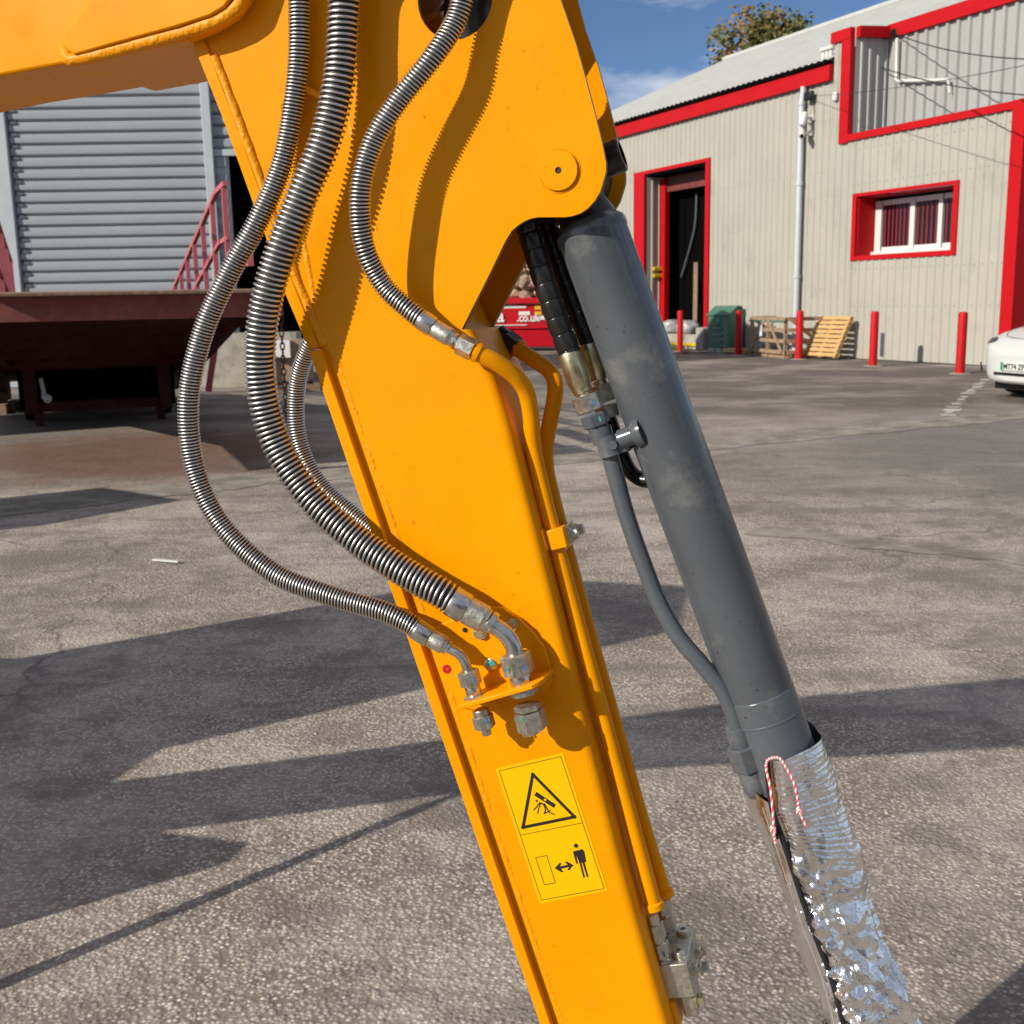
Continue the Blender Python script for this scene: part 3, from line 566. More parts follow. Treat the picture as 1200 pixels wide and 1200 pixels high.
MB().box(vc+ax_*.042+rt*.008+EN*.012, (.020, .040, .05), (rt, ax_, EN)).build('mounting_lug', M['zinc'], vb, bevel=.003)
bolt(vc+ax_*.040+rt*.018+EN*.030, rt, .0085, .012, M['gold'], vb)
bolt(vc+ax_*.030+rt*.021-EN*.03, rt, .0075, .012, M['zinc'], vb); bolt(vc+ax_*.012+rt*.023-EN*.041, rt, .0065, .010, M['zinc'], vb)
MB().box(vc+ax_*.050-rt*.022+EN*.022, (.028, .044, .06), (rt, ax_, EN)).build('mounting_bracket', M['yellow'], arm, bevel=.004)

# ---- arm cylinder
ca, cb = V(V((0.1035, 1.4377, 1.5930))), V(V((0.3391, 1.3737, 0.9350))); cd = (cb-ca).normalized(); cl_ = (cb-ca).length
RC = 0.04468
cy = MB().lathe(ca, cd, [(-.004, .036), (.004, RC*1.0), (.010, RC*1.03), (.016, RC*1.03), (.020, RC), (cl_*.91-.002, RC), (cl_*.91, RC*.985), (cl_*.91+.003, RC*.985), (cl_*.91+.004, RC),
                         (cl_*.96, RC), (cl_*.961, RC*1.012), (cl_*.964, RC*1.012), (cl_*.965, RC), (cl_+.07, RC), (cl_+.075, RC*.9), (cl_+.08, .028), (cl_+.42, .028)], 64).build('arm_cylinder', M['grey'], ex, smooth=25)
MB().lathe(ca-cd*.075, cd, [(0, .026), (.05, .031), (.066, .036), (.074, .037)], 32).build('cylinder_neck', M['black'], cy, smooth=60)
MB().lathe(V(V((0.0644, 1.3892, 1.6523))), -EN, [(0, .045), (.114, .045)], 32).build('cylinder_eye', M['black'], cy)
# oil pipe along the cylinder
gp = MB().tube(spline([V((0.1183, 1.4202, 1.3384)), V((0.1257, 1.4182, 1.3076)), V((0.1353, 1.4156, 1.2722)), V((0.1493, 1.4118, 1.2210)), V((0.1676, 1.4058, 1.1664)), V((0.1890, 1.3979, 1.1107)), V((0.2136, 1.3881, 1.0658)), V((0.2422, 1.3772, 1.0317)), V((0.2678, 1.3692, 0.9992)), V((0.2824, 1.3673, 0.9681)), V((0.2909, 1.3681, 0.9406))], 8), .0112, 18).build('cylinder_pipe', M['grey'], cy, smooth=60)
fit(gp, [(V((0.2884, 1.3678, 0.9502)), V((0.2956, 1.3679, 0.9240)), .0165, 'r'), (V((0.3062, 1.3671, 0.8909)), V((0.3184, 1.3679, 0.8542)), .0178, 'f')], M['grey'], 'pipe_socket')
fit(gp, [(V((0.2956, 1.3679, 0.9240)), V((0.3062, 1.3671, 0.8909)), .0228, 'h')], M['grey'], 'hex_nut')
pd = (V(V((0.1353, 1.4156, 1.2722)))-V(V((0.1257, 1.4182, 1.3076)))).normalized(); ps = pd.cross(EN).normalized(); ps = ps if ps.dot(EU) > 0 else -ps
c0 = V(V((0.1264, 1.4138, 1.3148)))
mb = MB(); mb.lathe(c0-pd*.013, pd, [(0, .0158), (.026, .0158)], 20); mb.build('pipe_clamp', M['grey'], cy, smooth=28)
mb = MB(); mb.box(c0+ps*.016-EN*.002, (.022, .026, .022), (ps, pd, EN)); mb.build('clamp_tab', M['grey'], cy, bevel=.002)
bolt(c0+ps*.008+EN*.008, EN, .0062, .009, M['grey'], cy)
mb = MB(); b0_ = V(V((0.1392, 1.3990, 1.3241))); b1_ = V(V((0.1732, 1.3856, 1.3380))); mb.lathe(b0_, b1_-b0_, [(0, .0125), (.018, .0125), (.020, .017), (.025, .019), (.032, .019)], 22); mb.build('port_boss', M['grey'], cy, smooth=40)
MB().tube(spline([V((0.1282, 1.4569, 1.3499)), V((0.1358, 1.4548, 1.3285)), V((0.1445, 1.4524, 1.3026)), V((0.1553, 1.4475, 1.2781)), V((0.1707, 1.4350, 1.2662)), V((0.1895, 1.4247, 1.2675))], 8), .0100, 16).build('port_elbow', M['black'], cy, smooth=60)

# ---- spiral wrapped hoses to the cylinder
def wrapped(pts, R, pitch):
    p = spline([V(q) for q in pts], 40); acc = 0; path = [p[0]]; rr = [R]
    for a, b in zip(p, p[1:]):
        acc += (b-a).length; k = (acc % pitch)/pitch
        path.append(b); rr.append(R*(0.90 if (k < .05) else 0.955+0.045*math.sin(math.pi*min(1, k*1.0))))
    return MB().tube(path, rr, 22).build('hydraulic_hose', M['wrap'], ex, smooth=50)
s1_ = wrapped([V((0.0118, 1.4367, 1.6257)), V((0.0231, 1.4357, 1.5985)), V((0.0343, 1.4347, 1.5628)), V((0.0466, 1.4335, 1.5225)), V((0.0591, 1.4321, 1.4840)), V((0.0696, 1.4314, 1.4538)), V((0.0790, 1.4288, 1.4290))], .0150, .0222)
fit(s1_, [(V((0.0769, 1.4294, 1.4333)), V((0.0926, 1.4251, 1.3866)), .0160, 'f')], M['gold'], 'ferrule')
fit(s1_, [(V((0.0916, 1.4254, 1.3888)), V((0.0948, 1.4245, 1.3823)), .0128, 'r'), (V((0.0937, 1.4248, 1.3833)), V((0.0990, 1.4234, 1.3735)), .0098, 'r')], M['gold'], 'collar')
fit(s1_, [(V((0.0969, 1.4239, 1.3790)), V((0.1043, 1.4219, 1.3582)), .0192, 'h')], M['zinc'], 'hex_nut')
fit(s1_, [(V((0.1065, 1.4224, 1.3549)), V((0.1119, 1.4219, 1.3394)), .0182, 'h')], M['grey'], 'hex_nut')
fit(s1_, [(V((0.1108, 1.4222, 1.3416)), V((0.1204, 1.4196, 1.3186)), .0138, 'r')], M['grey'], 'collar')
mark(s1_, V((0.1072, 1.4015, 1.3710)), 3, M['blue']); mark(s1_, V((0.1136, 1.4018, 1.3503)), 3, M['teal'])
s2_ = wrapped([V((0.0386, 1.4812, 1.6291)), V((0.0513, 1.4778, 1.5966)), V((0.0639, 1.4744, 1.5575)), V((0.0777, 1.4706, 1.5182)), V((0.0916, 1.4668, 1.4809)), V((0.1023, 1.4639, 1.4544)), V((0.1077, 1.4624, 1.4411))], .0150, .0222)
fit(s2_, [(V((0.1056, 1.4630, 1.4434)), V((0.1174, 1.4598, 1.3957)), .0155, 'f')], M['gold'], 'ferrule')
fit(s2_, [(V((0.1174, 1.4598, 1.3957)), V((0.1228, 1.4584, 1.3845)), .0100, 'r')], M['gold'], 'collar')
fit(s2_, [(V((0.1206, 1.4589, 1.3901)), V((0.1260, 1.4575, 1.3678)), .0185, 'h'), (V((0.1271, 1.4572, 1.3633)), V((0.1314, 1.4560, 1.3465)), .0185, 'h')], M['zinc'], 'hex_nut')

# ---- boom: fork cheek at the joint, box section running down to the machine
bo = MB().prism([V((-0.3905, 1.4693, 1.8260)), V((-0.4313, 1.4804, 1.9453)), V((-0.4670, 1.4901, 2.0363))]+[PL(u, z, .024) for u, z in ((-.75, 2.36), (-1.3, 2.2), (-2.1, 1.75), (-3.0, .95), (-2.8, .7), (-1.9, 1.40))]+[V((-0.9350, 1.6172, 1.7756))]+[V((-0.7143, 1.5573, 1.7997)), V((-0.6622, 1.5431, 1.8031)), V((-0.5548, 1.5139, 1.8118))],
                -EN*.176).build('boom', M['yellow'], ex, bevel=.004)
ck = [V((-0.5475, 1.4995, 1.8180)), V((-0.4698, 1.4784, 1.8304)), V((-0.4050, 1.4608, 1.8403)), V((-0.3589, 1.4483, 1.8494)), V((-0.3392, 1.4430, 1.8575)), V((-0.3272, 1.4397, 1.8701)), V((-0.3162, 1.4367, 1.9018)), V((-0.3159, 1.4366, 1.9681)), V((-0.3407, 1.4434, 2.0175)), V((-0.4732, 1.4793, 2.0422)), V((-0.5387, 1.4971, 1.9719)), V((-0.5281, 1.4943, 1.9015)), V((-0.5212, 1.4924, 1.8758)), V((-0.5447, 1.4988, 1.8566)), V((-0.5597, 1.5028, 1.8415)), V((-0.5588, 1.5026, 1.8271))]
MB().prism(ck, -EN*.0115).build('fork_cheek', M['yellow'], bo, bevel=.002)
edge_ = [V((-0.5705, 1.5265, 1.8490)), V((-0.5692, 1.5199, 1.8351)), V((-0.5616, 1.5137, 1.8201)), V((-0.5490, 1.5082, 1.8147)), V((-0.4734, 1.4877, 1.8244)), V((-0.4024, 1.4684, 1.8350)), V((-0.3583, 1.4564, 1.8434)), V((-0.3328, 1.4495, 1.8531)), V((-0.3173, 1.4453, 1.8674)), V((-0.3049, 1.4419, 1.9030)), V((-0.3042, 1.4417, 1.9789))]
pth = [q-EN*.0035 for q in spline([V(q) for q in edge_], 12)]
MB().tube(pth, [(.0085+.0008*noise.noise(p*50))*min(1, .15+i/26) for i, p in enumerate(pth)], 12).build('rim_bead', M['weld'], bo, smooth=70)
MB().prism([V((-0.3906, 1.4699, 1.8271)), V((-0.3579, 1.4610, 1.8365)), V((-0.3299, 1.4534, 1.8481)), V((-0.3119, 1.4485, 1.8662)), V((-0.2994, 1.4451, 1.9038)), V((-0.2987, 1.4449, 1.9799)), V((-0.4292, 1.4803, 1.9453))], -EN*.016).build('fork_plate', M['yellow'], bo)
MB().prism([V((-0.4460, 1.6803, 1.8808)), V((-0.4086, 1.6701, 1.8915)), V((-0.3767, 1.6614, 1.9047)), V((-0.3561, 1.6558, 1.9253)), V((-0.3419, 1.6520, 1.9682)), V((-0.3411, 1.6517, 2.0550)), V((-0.5351, 1.7044, 2.1025)), V((-0.6627, 1.7391, 1.9214))], -EN*.012).build('fork_plate', M['yellow'], bo)
MB().prism([V((-0.5677, 1.5890, 1.8226)), V((-0.3945, 1.5419, 1.8387)), V((-0.3928, 1.5414, 1.8291)), V((-0.5557, 1.5857, 1.8141))], -EN*.153).build('bottom_doubler', M['yellow'], bo, bevel=.002)

# ---- beads of rain left on the paint
mb = MB()
def drop(p, n, r, u):
    x, y, d = basis(n); vs_ = []
    for t, q in ((0, 1), (.45, .9), (.8, .55)):
        vs_ += [p+d*(r*.62*t)+x*(r*q*math.cos(k*math.pi/3))+y*(r*q*math.sin(k*math.pi/3)) for k in range(6)]
    vs_.append(p+d*(r*.62))
    mb.add(vs_, [(i*6+k, i*6+(k+1) % 6, i*6+6+(k+1) % 6, i*6+6+k) for i in range(2) for k in range(6)]+[(12+k, 12+(k+1) % 6, 18) for k in range(6)])
for (x0, y0), (x1, y1), n in ((((-0.0824, 1.7982)), ((0.1472, 1.6145)), 26), (((-0.1561, 1.4194)), ((0.0332, 1.1902)), 10), (((-0.0736, 1.1167)), ((0.0883, 1.1024)), 5), (((0.0855, 0.8917)), ((0.1410, 0.5878)), 12), (((-0.1006, 1.3427)), ((0.0546, 1.1233)), 10)):
    for i in range(n):
        drop(PL(random.uniform(x0, x1), random.uniform(y0, y1), 0.0), EN, random.uniform(.0007, .0019), 0)
mb.build('rain_beads', M['drop'], arm, smooth=60, kind='stuff')
mb = MB()
for i in range(70):
    t = random.uniform(.05, .95)*cl_; a = random.uniform(-.9, .9); x = EN*math.cos(a)+cd.cross(EN)*math.sin(a)
    drop(ca+cd*t+x*(RC*1.0005), x, random.uniform(.0006, .0016), 0)
mb.build('rain_beads', M['drop'], cy, smooth=60, kind='stuff')

# ---- body of the machine, left of the picture
bx_ = (EU, -EN, EZ); hc = V((-3.35, 2.75, 0))
HC = lambda a, b_, z: hc+EU*a-EN*b_+EZ*z
hs = MB().box(HC(-.62, -.42, .95), (1.5, 1.35, .75), bx_).build('house', M['yellow'], ex, bevel=.06)
cbm = MB().box(HC(-.32, .04, 1.62), (1.2, .85, 1.60), bx_).build('cab', M['black'], ex, bevel=.08)
for k in (-1, 1):
    MB().box(HC(-.32, .04+.43*k, 1.85), (.85, .008, .8), bx_).build('cab_window', M['glass'], cbm)
for k in (-1, 1):
    c = HC(-.3, -.40+.62*k, .28); pts = []
    for j in range(28):
        a = 2*math.pi*j/28; pts.append(c+EU*(.95*max(-1, min(1, 1.25*math.cos(a))))+EZ*(.26*max(-1, min(1, 1.3*math.sin(a)))))
    MB().prism([p-EN*.17 for p in pts], EN*.34).build('track', M['rubber'], ex, bevel=.02)
MB().box(HC(.30, -.62, .70), (.5, .4, .5), bx_).build('boom_mount', M['yellow'], ex, bevel=.03)

MB().tube([PL(-1.70, .22, -.075), PL(-2.06, 1.06, -.075)], .021, 14).build('lift_cylinder', M['grey'], ex, smooth=60)  # out of view, placed for its thin streak of shadow on the ground
MB().tube([PL(-2.06, 1.06, -.075), PL(-2.16, 1.42, -.075)], .013, 12).build('cylinder_rod', M['steel'], ex, smooth=60)
MB().bar(PL(-2.75, .62, -.075), PL(-2.12, .62, -.075), .12, .34).build('shadow_bracket', M['yellow'], ex, bevel=.01)  # unseen bar added to extend the low ground shadow
MB().bar(PL(-2.3, .40, -.075), PL(-1.66, .20, -.075), .05, .05).build('swing_post', M['yellow'], ex, bevel=.01)
# ================================================================ FOIL SLEEVE over the cylinder's rod end
tri = lambda x: abs(2*(x-math.floor(x))-1)
def facet(u, v, seed):                    # height of a crumpled sheet: random heights joined by flat triangles
    iu, iv = math.floor(u), math.floor(v); fu, fv = u-iu, v-iv
    r = lambda a, b_: ((math.sin((a*127.1+b_*311.7+seed*74.7))*43758.5453) % 1.0)
    if fu+fv < 1: return r(iu, iv)*(1-fu-fv)+r(iu+1, iv)*fu+r(iu, iv+1)*fv
    return r(iu+1, iv+1)*(fu+fv-1)+r(iu+1, iv)*(1-fv)+r(iu, iv+1)*(1-fu)
fo = thing('foil_sleeve', 'crumpled silver foil sleeve with zip and pink cord wrapped round grey cylinder', 'protective cover', (0.4, 1.2, .9))
FZ = [V((0.3189, 1.3325, 0.9186)), V((0.3276, 1.3302, 0.8541)), V((0.3410, 1.3265, 0.8142)), V((0.3618, 1.3230, 0.7499)), V((0.3816, 1.3196, 0.6908)), V((0.4026, 1.3160, 0.6349)), V((0.4172, 1.3141, 0.5861)), V((0.4301, 1.3127, 0.5315)), V((0.4436, 1.3090, 0.4753))]
FR = [V((0.3923, 1.3592, 0.9339)), V((0.4151, 1.3530, 0.8652)), V((0.4405, 1.3461, 0.7900)), V((0.4554, 1.3421, 0.7213)), V((0.4688, 1.3384, 0.6688)), V((0.4892, 1.3329, 0.6271)), V((0.5125, 1.3266, 0.5679)), V((0.5252, 1.3231, 0.5142)), V((0.5414, 1.3187, 0.4554))]
FL = [V((0.2956, 1.3855, 0.8769)), V((0.3129, 1.3860, 0.8189)), V((0.3414, 1.3782, 0.7543)), V((0.3565, 1.3741, 0.7088)), V((0.3806, 1.3676, 0.6197)), V((0.4072, 1.3603, 0.5597)), V((0.4221, 1.3563, 0.5011)), V((0.4360, 1.3525, 0.4418))]
rows = []
fz, fr_ = spline(FZ, 26), spline(FR, 26)
for i, (z, r) in enumerate(zip(fz, fr_)):
    s = i/len(fz); mid = (z+r)/2
    ctrl = [z+(z-r)*.04-EN*.004, z, z.lerp(r, .30)+EN*.026, z.lerp(r, .62)+EN*.024, r+EN*.012, r-EN*.022, z.lerp(r, .7)-EN*.088, z.lerp(r, .2)-EN*.092, z+(z-r)*.35-EN*.060]
    row = spline(ctrl, 16); amp = .0026+.0134*min(1, max(0, (s-.20)/.22)); out = []
    for k, p in enumerate(row):
        q = V((p.x*1.0, p.y*1.0, p.z*1.5)); o_ = (p-(mid-EN*.03)).normalized()
        q2 = V((p.x*12+p.z*15, p.y*9, p.z*9-p.x*9))
        h = 1.15*facet((i+.45*k)/10+noise.noise(p*9), (k-.35*i)/9+noise.noise(p*9+V((4, 4, 4))), 1)+.46*facet((i-.3*k)/4.4, (k+.4*i)/4.8, 2)+.45*tri(p.z*12+p.x*10+2.0*noise.noise(p*10))
        rib = math.sin(i*2.2)*.00022 if s < .42 and k > 18 else 0
        a_ = amp*min(1, .30+k/26); out.append(p+o_*(a_*(h-.80)+rib+.0009*noise.noise(q*30)))
    rows.append(out)
MB().grid(rows).build('sleeve', M['foil'], fo, smooth=0)
rows = []
fl_, fz2 = spline(FL, 18), spline([FZ[1]+EN*0.0]+FZ[2:], 18)
for i, (a, b) in enumerate(zip(fl_, fz2)):
    row = []; s = i/len(fl_)
    for k in range(15):
        t = k/14; p = a.lerp(b-EN*.001, t)+EN*(.010*math.sin(math.pi*t))
        q = V((p.x*9+p.z*20, p.y*9, p.z*15-p.x*6))
        row.append(p+EN*((.002+.010*min(1, s*2.2))*(facet(i/9+.4*k/5, k/5-.3*i/9, 3)*1.7-.5)*math.sin(math.pi*min(1, t*1.1+.12)))+(EU*.002*noise.noise(q*2.2)))
    rows.append(row)
MB().grid(rows).build('sleeve_flap', M['foil'], fo, smooth=0)
zt = [p+EN*.0065 for p in spline(FZ, 10)]
mb = MB(); mb.grid([[p-EU*(.0030)+EN*.001, p+EN*.0028, p+EU*.0040+EN*.001] for p in zt]); mb.build('zip_tape', M['zip'], fo, smooth=60, solid=.0015)
for off, src in ((-.012, fz2), (.011, fz[24:])):
    st = [p+EU*off+EN*.0048+EN*(.002*abs(off)/.012) for p in src]
    MB().tube(st[::2], .0006, 5).build('seam_stitch', M['foilrib'], fo)
MB().tube([r+EN*.0245-EU*.010 for r in fr_[4:58:4]], .0009, 6).build('seam_piping', M['foilrib'], fo)
mb = MB(); mb.box(V(V((0.3298, 1.3171, 0.8216))), (.006, .003, .012), (EU, EN, axd)); mb.build('zip_pull', M['black'], fo, bevel=.001)
cpts = spline([V((0.3291, 1.3132, 0.8119)), V((0.3264, 1.3129, 0.8262)), V((0.3246, 1.3123, 0.8499)), V((0.3202, 1.3114, 0.8875)), V((0.3151, 1.3149, 0.9114)), V((0.3163, 1.3167, 0.9221)), V((0.3213, 1.3070, 0.9307)), V((0.3279, 1.2990, 0.9329)), V((0.3342, 1.2932, 0.9240)), V((0.3433, 1.2896, 0.9062)), V((0.3492, 1.2891, 0.8825)), V((0.3519, 1.2894, 0.8663)), V((0.3606, 1.2880, 0.8473))], 14)
fr = frames(cpts)
for ph, nm, m in ((0, 'cord', M['cordp']), (math.pi, 'cord', M['cordw']), (math.pi/2, 'cord', M['cordp']), (-math.pi/2, 'cord', M['cordw'])):
    d = [p+fr[i][0]*(.0011*math.cos(i*1.15+ph))+fr[i][1]*(.0011*math.sin(i*1.15+ph)) for i, p in enumerate(cpts)]
    MB().tube(d, .0010, 6).build(nm, m, fo, smooth=80)
for kp in (V((0.3251, 1.3122, 0.8312)), V((0.3511, 1.2886, 0.8667))):
    for m, ph in ((M['cordp'], 0), (M['cordw'], 1.3)):
        c = V(kp); pts = [c+EU*(.0028*math.cos(t*1.1+ph))+EZ*(.0034*math.sin(t*1.9+ph))+EN*(.0022*math.sin(t*1.3+ph)) for t in [j*.25 for j in range(50)]]
        MB().tube(pts, .0011, 6).build('cord_knot', m, fo, smooth=80)
# ================================================================ GROUND
def sheet_obj(name, pts, z, m, kind='structure'):
    o = MB().add([V((p[0], p[1], z)) for p in pts], [tuple(range(len(pts)))]).build(name, m, None, smooth=0, kind=kind); return o
sheet_obj('ground', [(-400, -60), (400, -60), (400, 900), (-400, 900)], 0, M['ground'])
def ragged(path, w, z, name, m, step=.12, amp=.10):
    p = spline([V((a, b, 0)) for a, b in path], 40); L, R = [], []
    for i, q in enumerate(p):
        t = (p[min(i+1, len(p)-1)]-p[max(i-1, 0)]).normalized(); s = V((-t.y, t.x, 0))
        L.append(q+s*(w/2+amp*noise.noise(q*1.9)+.05*noise.noise(q*7))); R.append(q-s*(w/2+amp*noise.noise(q*2.1+V((9, 0, 0)))+.05*noise.noise(q*8)))
    mb = MB(); mb.grid([[a+V((0, 0, z)), b+V((0, 0, z))] for a, b in zip(L, R)]); return mb.build(name, m, None, smooth=0, kind='structure')
M['strip'] = mat('worn_concrete_strip', (0.30, 0.27, 0.22), 0.9, var=0.25, vscale=6, bump=0.003, bscale=60, dirt=((0.17, 0.15, 0.125), 2.2, 0.46, 0.62))
ragged([(-7.5, 6.9), (-3.9, 8.35), (-3.1, 8.95), (-2.0, 9.65), (-.5, 10.1), (.84, 10.7), (3.8, 12.3), (6.3, 13.6), (10.5, 15.9)], .62, .004, 'concrete_strip', M['strip'])
ragged([(1.6, 7.1), (2.6, 6.3), (3.6, 5.75), (5.2, 5.1)], .22, .004, 'concrete_strip', M['strip'], amp=.14)
# worn parking line: what is left of the paint
mb = MB(); a, b = V((8.25, 19.3, .006)), V((5.35, 13.6, .006)); d = (b-a); s = V((-d.y, d.x, 0)).normalized()
t = 0.0
while t < 1:
    l = random.choice((.02, .035, .05, .012)); w_ = random.uniform(.05, .12); k = random.uniform(-.03, .03)
    if random.random() < (.95 if t < .5 else .72):
        p = a+d*t; q = a+d*min(1, t+l)
        mb.add([p-s*w_+s*k, q-s*(w_*random.uniform(.6, 1))+s*k, q+s*(w_*random.uniform(.6, 1))+s*k, p+s*w_+s*k], [(0, 1, 2, 3)])
    t += l+random.choice((.004, .01, .03))
mb.build('parking_line', M['marking'], None, smooth=0, kind='structure')
mb = MB(); mb.bar((-2.16, 6.50, .012), (-1.98, 6.42, .014), .030, .010)
o = mb.build('batten', M['white'], None, bevel=.002); tag(o, 'short white batten lying alone on the bare yard asphalt', 'litter')
# loose grit and leaves
mb = MB()
for i in range(420):
    y = random.uniform(2.2, 16); x = random.uniform(-.5, .5)*y; r = random.uniform(.003, .009); c = V((x, y, r*.35)); rt_ = random.random()*6
    mb.add([c+V((r*math.cos(rt_+k*2.1)*random.uniform(.7, 1.3), r*math.sin(rt_+k*2.1), -r*.3)) for k in range(3)]+[c+V((0, 0, r*.5))], [(0, 1, 3), (1, 2, 3), (2, 0, 3)])
mb.build('loose_grit', M['conc'], None, smooth=0, kind='stuff')

# ================================================================ RED AND CREAM UNIT
B0 = V((8.7490, 24.7062, 0)); WD = V((-math.sin(rad(25)), math.cos(rad(25)), 0)); WN = V((-math.cos(rad(25)), -math.sin(rad(25)), 0))
def W(s, z, o=0.0): return B0+WD*s+WN*o+V((0, 0, z))
bu = thing('industrial_unit', 'cream clad industrial unit with red trim and pale pitched roof', 'building', W(4, 0, -4))
def ribbed(s0, s1, z0, z1, off, m, parent, name='wall', pitch=.23, depth=.024, z0b=None, fn=None, top=None):
    """upright profiled sheeting; ribs are folded metal"""
    mb = MB(); fn = fn or W; prof = []; n0 = math.ceil(s0/pitch); s = s0; xs = [s0]
    k = math.floor(s0/pitch)
    while True:
        for f, dd in ((.0, 0), (.62, 0), (.70, 1), (.92, 1), (1.0, 0)):
            x = (k+f)*pitch
            if s0 < x < s1: prof.append((x, dd))
        k += 1
        if k*pitch > s1: break
    prof = [(s0, 0)]+prof+[(s1, 0)]
    mb.grid([[fn(x, z0, off+depth*dd), fn(x, top(x) if top else z1, off+depth*dd)] for x, dd in prof])
    return mb.build(name, m, parent, smooth=0)
def slab(s0, s1, z0, z1, o0, o1, m, name, parent, fn=None, bevel=.004):
    fn = fn or W
    return MB().hexa([fn(s0, z0, o0), fn(s1, z0, o0), fn(s1, z0, o1), fn(s0, z0, o1), fn(s0, z1, o0), fn(s1, z1, o0), fn(s1, z1, o1), fn(s0, z1, o1)]).build(name, m, parent, smooth=30, bevel=bevel)
C_ = M['cream']; R_ = M['red']
ribbed(11.38, 17.5, 0.1, 6.5, 0, C_, bu); ribbed(7.58, 11.38, 5.13, 6.5, 0, C_, bu); ribbed(2.6, 7.58, .02, 6.5, 0, C_, bu)
ribbed(1.80, 2.6, .02, 5.0, 0, C_, bu); ribbed(-2.6, -1.30, .02, 5.0, 0, C_, bu); ribbed(-1.30, 1.80, 3.74, 5.0, 0, C_, bu); ribbed(-1.30, 1.80, .02, 2.25, 0, C_, bu)
ribbed(2.14, 2.62, 5.0, 7.2, 0.0, C_, bu)
slab(2.62, 17.6, 6.36, 6.72, .035, .14, R_, 'eaves_trim', bu); slab(2.62, 17.6, 6.72, 6.80, .06, .19, M['dark'], 'gutter', bu)
slab(-2.56, 2.02, 4.93, 5.08, -.05, .075, R_, 'parapet_coping', bu); slab(2.02, 2.32, 4.90, 7.16, -.06, .07, R_, 'corner_trim', bu)
slab(2.02, 2.68, 7.16, 7.40, -.06, .08, R_, 'parapet_coping', bu)
slab(-2.86, -2.56, 0.02, 5.09, -.32, .08, R_, 'corner_trim', bu)
mb = MB()
for z in (1.22, 2.05, 3.95, 4.72):
    for k in range(-11, 8):
        s = k*.23*1.0+.07
        if z > 2.2 and z < 3.8 and -1.4 < s < 1.9: continue
        if -2.5 < s < 1.75: mb.box(W(s, z, .004), (.024, .02, .024), (WD, WN, V((0, 0, 1))))
    for k in range(12, 32):
        s = k*.23+.07
        if 2.7 < s < 7.4 and abs(s-3.57) > .15 and z < 4.5: mb.box(W(s, z+.4, .004), (.022, .02, .022), (WD, WN, V((0, 0, 1))))
mb.build('cladding_fixings', M['gsheet'], bu, smooth=0, kind='stuff')
# set-back wall above the lower front, and the short return that joins it
SB = -1.05
def Wr(s, z, o=0.0): return W(2.02, z, -.06)+WN*(-s)-WD*(o+.02)            # runs into the building
ribbed(0.0, .98, 5.0, 7.2, 0, M['gsheet'], bu, fn=Wr, pitch=.24, depth=.03)
ribbed(-9.0, 2.0, 4.8, 7.3, SB, M['gsheet'], bu, pitch=.30, depth=.06)
slab(-9, 1.94, 7.2, 7.50, SB-.05, SB+.12, R_, 'parapet_coping', bu)
MB().prism([W(2.0, 7.17, -.06), W(2.0, 7.40, -.06), W(2.0, 7.46, SB+.12), W(2.0, 7.22, SB+.12)], -WD*.14).build('parapet_coping', R_, bu)
slab(-9, 2.0, 4.70, 4.78, SB, -.06, M['gsheet'], 'ledge', bu)
# the end face round the right-hand corner
def We(s, z, o=0.0): return W(-2.84, z, -.33)+WN*(-s)-WD*o
ribbed(0, 14, .02, 5.0, 0, M['gsheet'], bu, fn=We, pitch=.30, depth=.05)
slab(0, 14, 4.93, 5.08, -.02, .07, R_, 'parapet_coping', bu, fn=We)
# roof in corrugated sheet
mb = MB(); rows = []
k = 0; s = -9.0
while s < 18.0:
    dz = .018*(1 if k % 2 else -1); o0_ = .16 if s > 2.66 else SB-.10; rows.append([W(s, 6.83+dz+(.16-o0_)*.4228, o0_), W(s, 10.28+dz, -8.0)]); s += .11; k += 1
mb.grid(rows); mb.build('roof', M['roof'], bu, smooth=0)
slab(-9, 18, 10.24, 10.36, -8.15, -7.85, M['roof'], 'ridge_cap', bu)
mb = MB(); mb.prism([W(17.5, .1, 0), W(17.5, 6.5, 0), W(17.5, 10.2, -8), W(17.5, 6.5, -16), W(17.5, .1, -16)], WD*.05); mb.build('gable', C_, bu, smooth=0)
mb = MB(); mb.prism([W(17.5, 6.6, -15.9), W(17.5, 10.25, -8.05), W(-9, 10.25, -8.05), W(-9, 6.6, -15.9)], V((0, 0, -.04))); mb.build('roof', M['roof'], bu, smooth=0)
# window
wi = slab(-1.30, -1.17, 2.25, 3.75, -.02, .045, R_, 'window', bu)
slab(1.68, 1.81, 2.25, 3.75, -.02, .045, R_, 'surround', wi); slab(-1.17, 1.68, 3.67, 3.75, -.02, .045, R_, 'surround', wi); slab(-1.17, 1.68, 2.25, 2.34, -.02, .045, R_, 'surround', wi)
slab(1.655, 1.675, 2.34, 3.67, -.62, -.021, R_, 'reveal', wi); slab(-1.165, -1.145, 2.34, 3.67, -.62, -.021, R_, 'reveal', wi)
slab(-1.145, 1.655, 3.655, 3.668, -.62, -.021, R_, 'reveal', wi); slab(-1.145, 1.655, 2.342, 2.36, -.62, -.021, R_, 'reveal', wi)
slab(-1.145, 1.655, 2.36, 2.44, -.60, -.42, M['white'], 'sill', wi)
for a, b in ((-1.14, -1.07), (-.36, -.24), (.44, .58), (1.46, 1.65)): slab(a, b, 2.44, 3.58, -.60, -.52, M['white'], 'frame', wi)
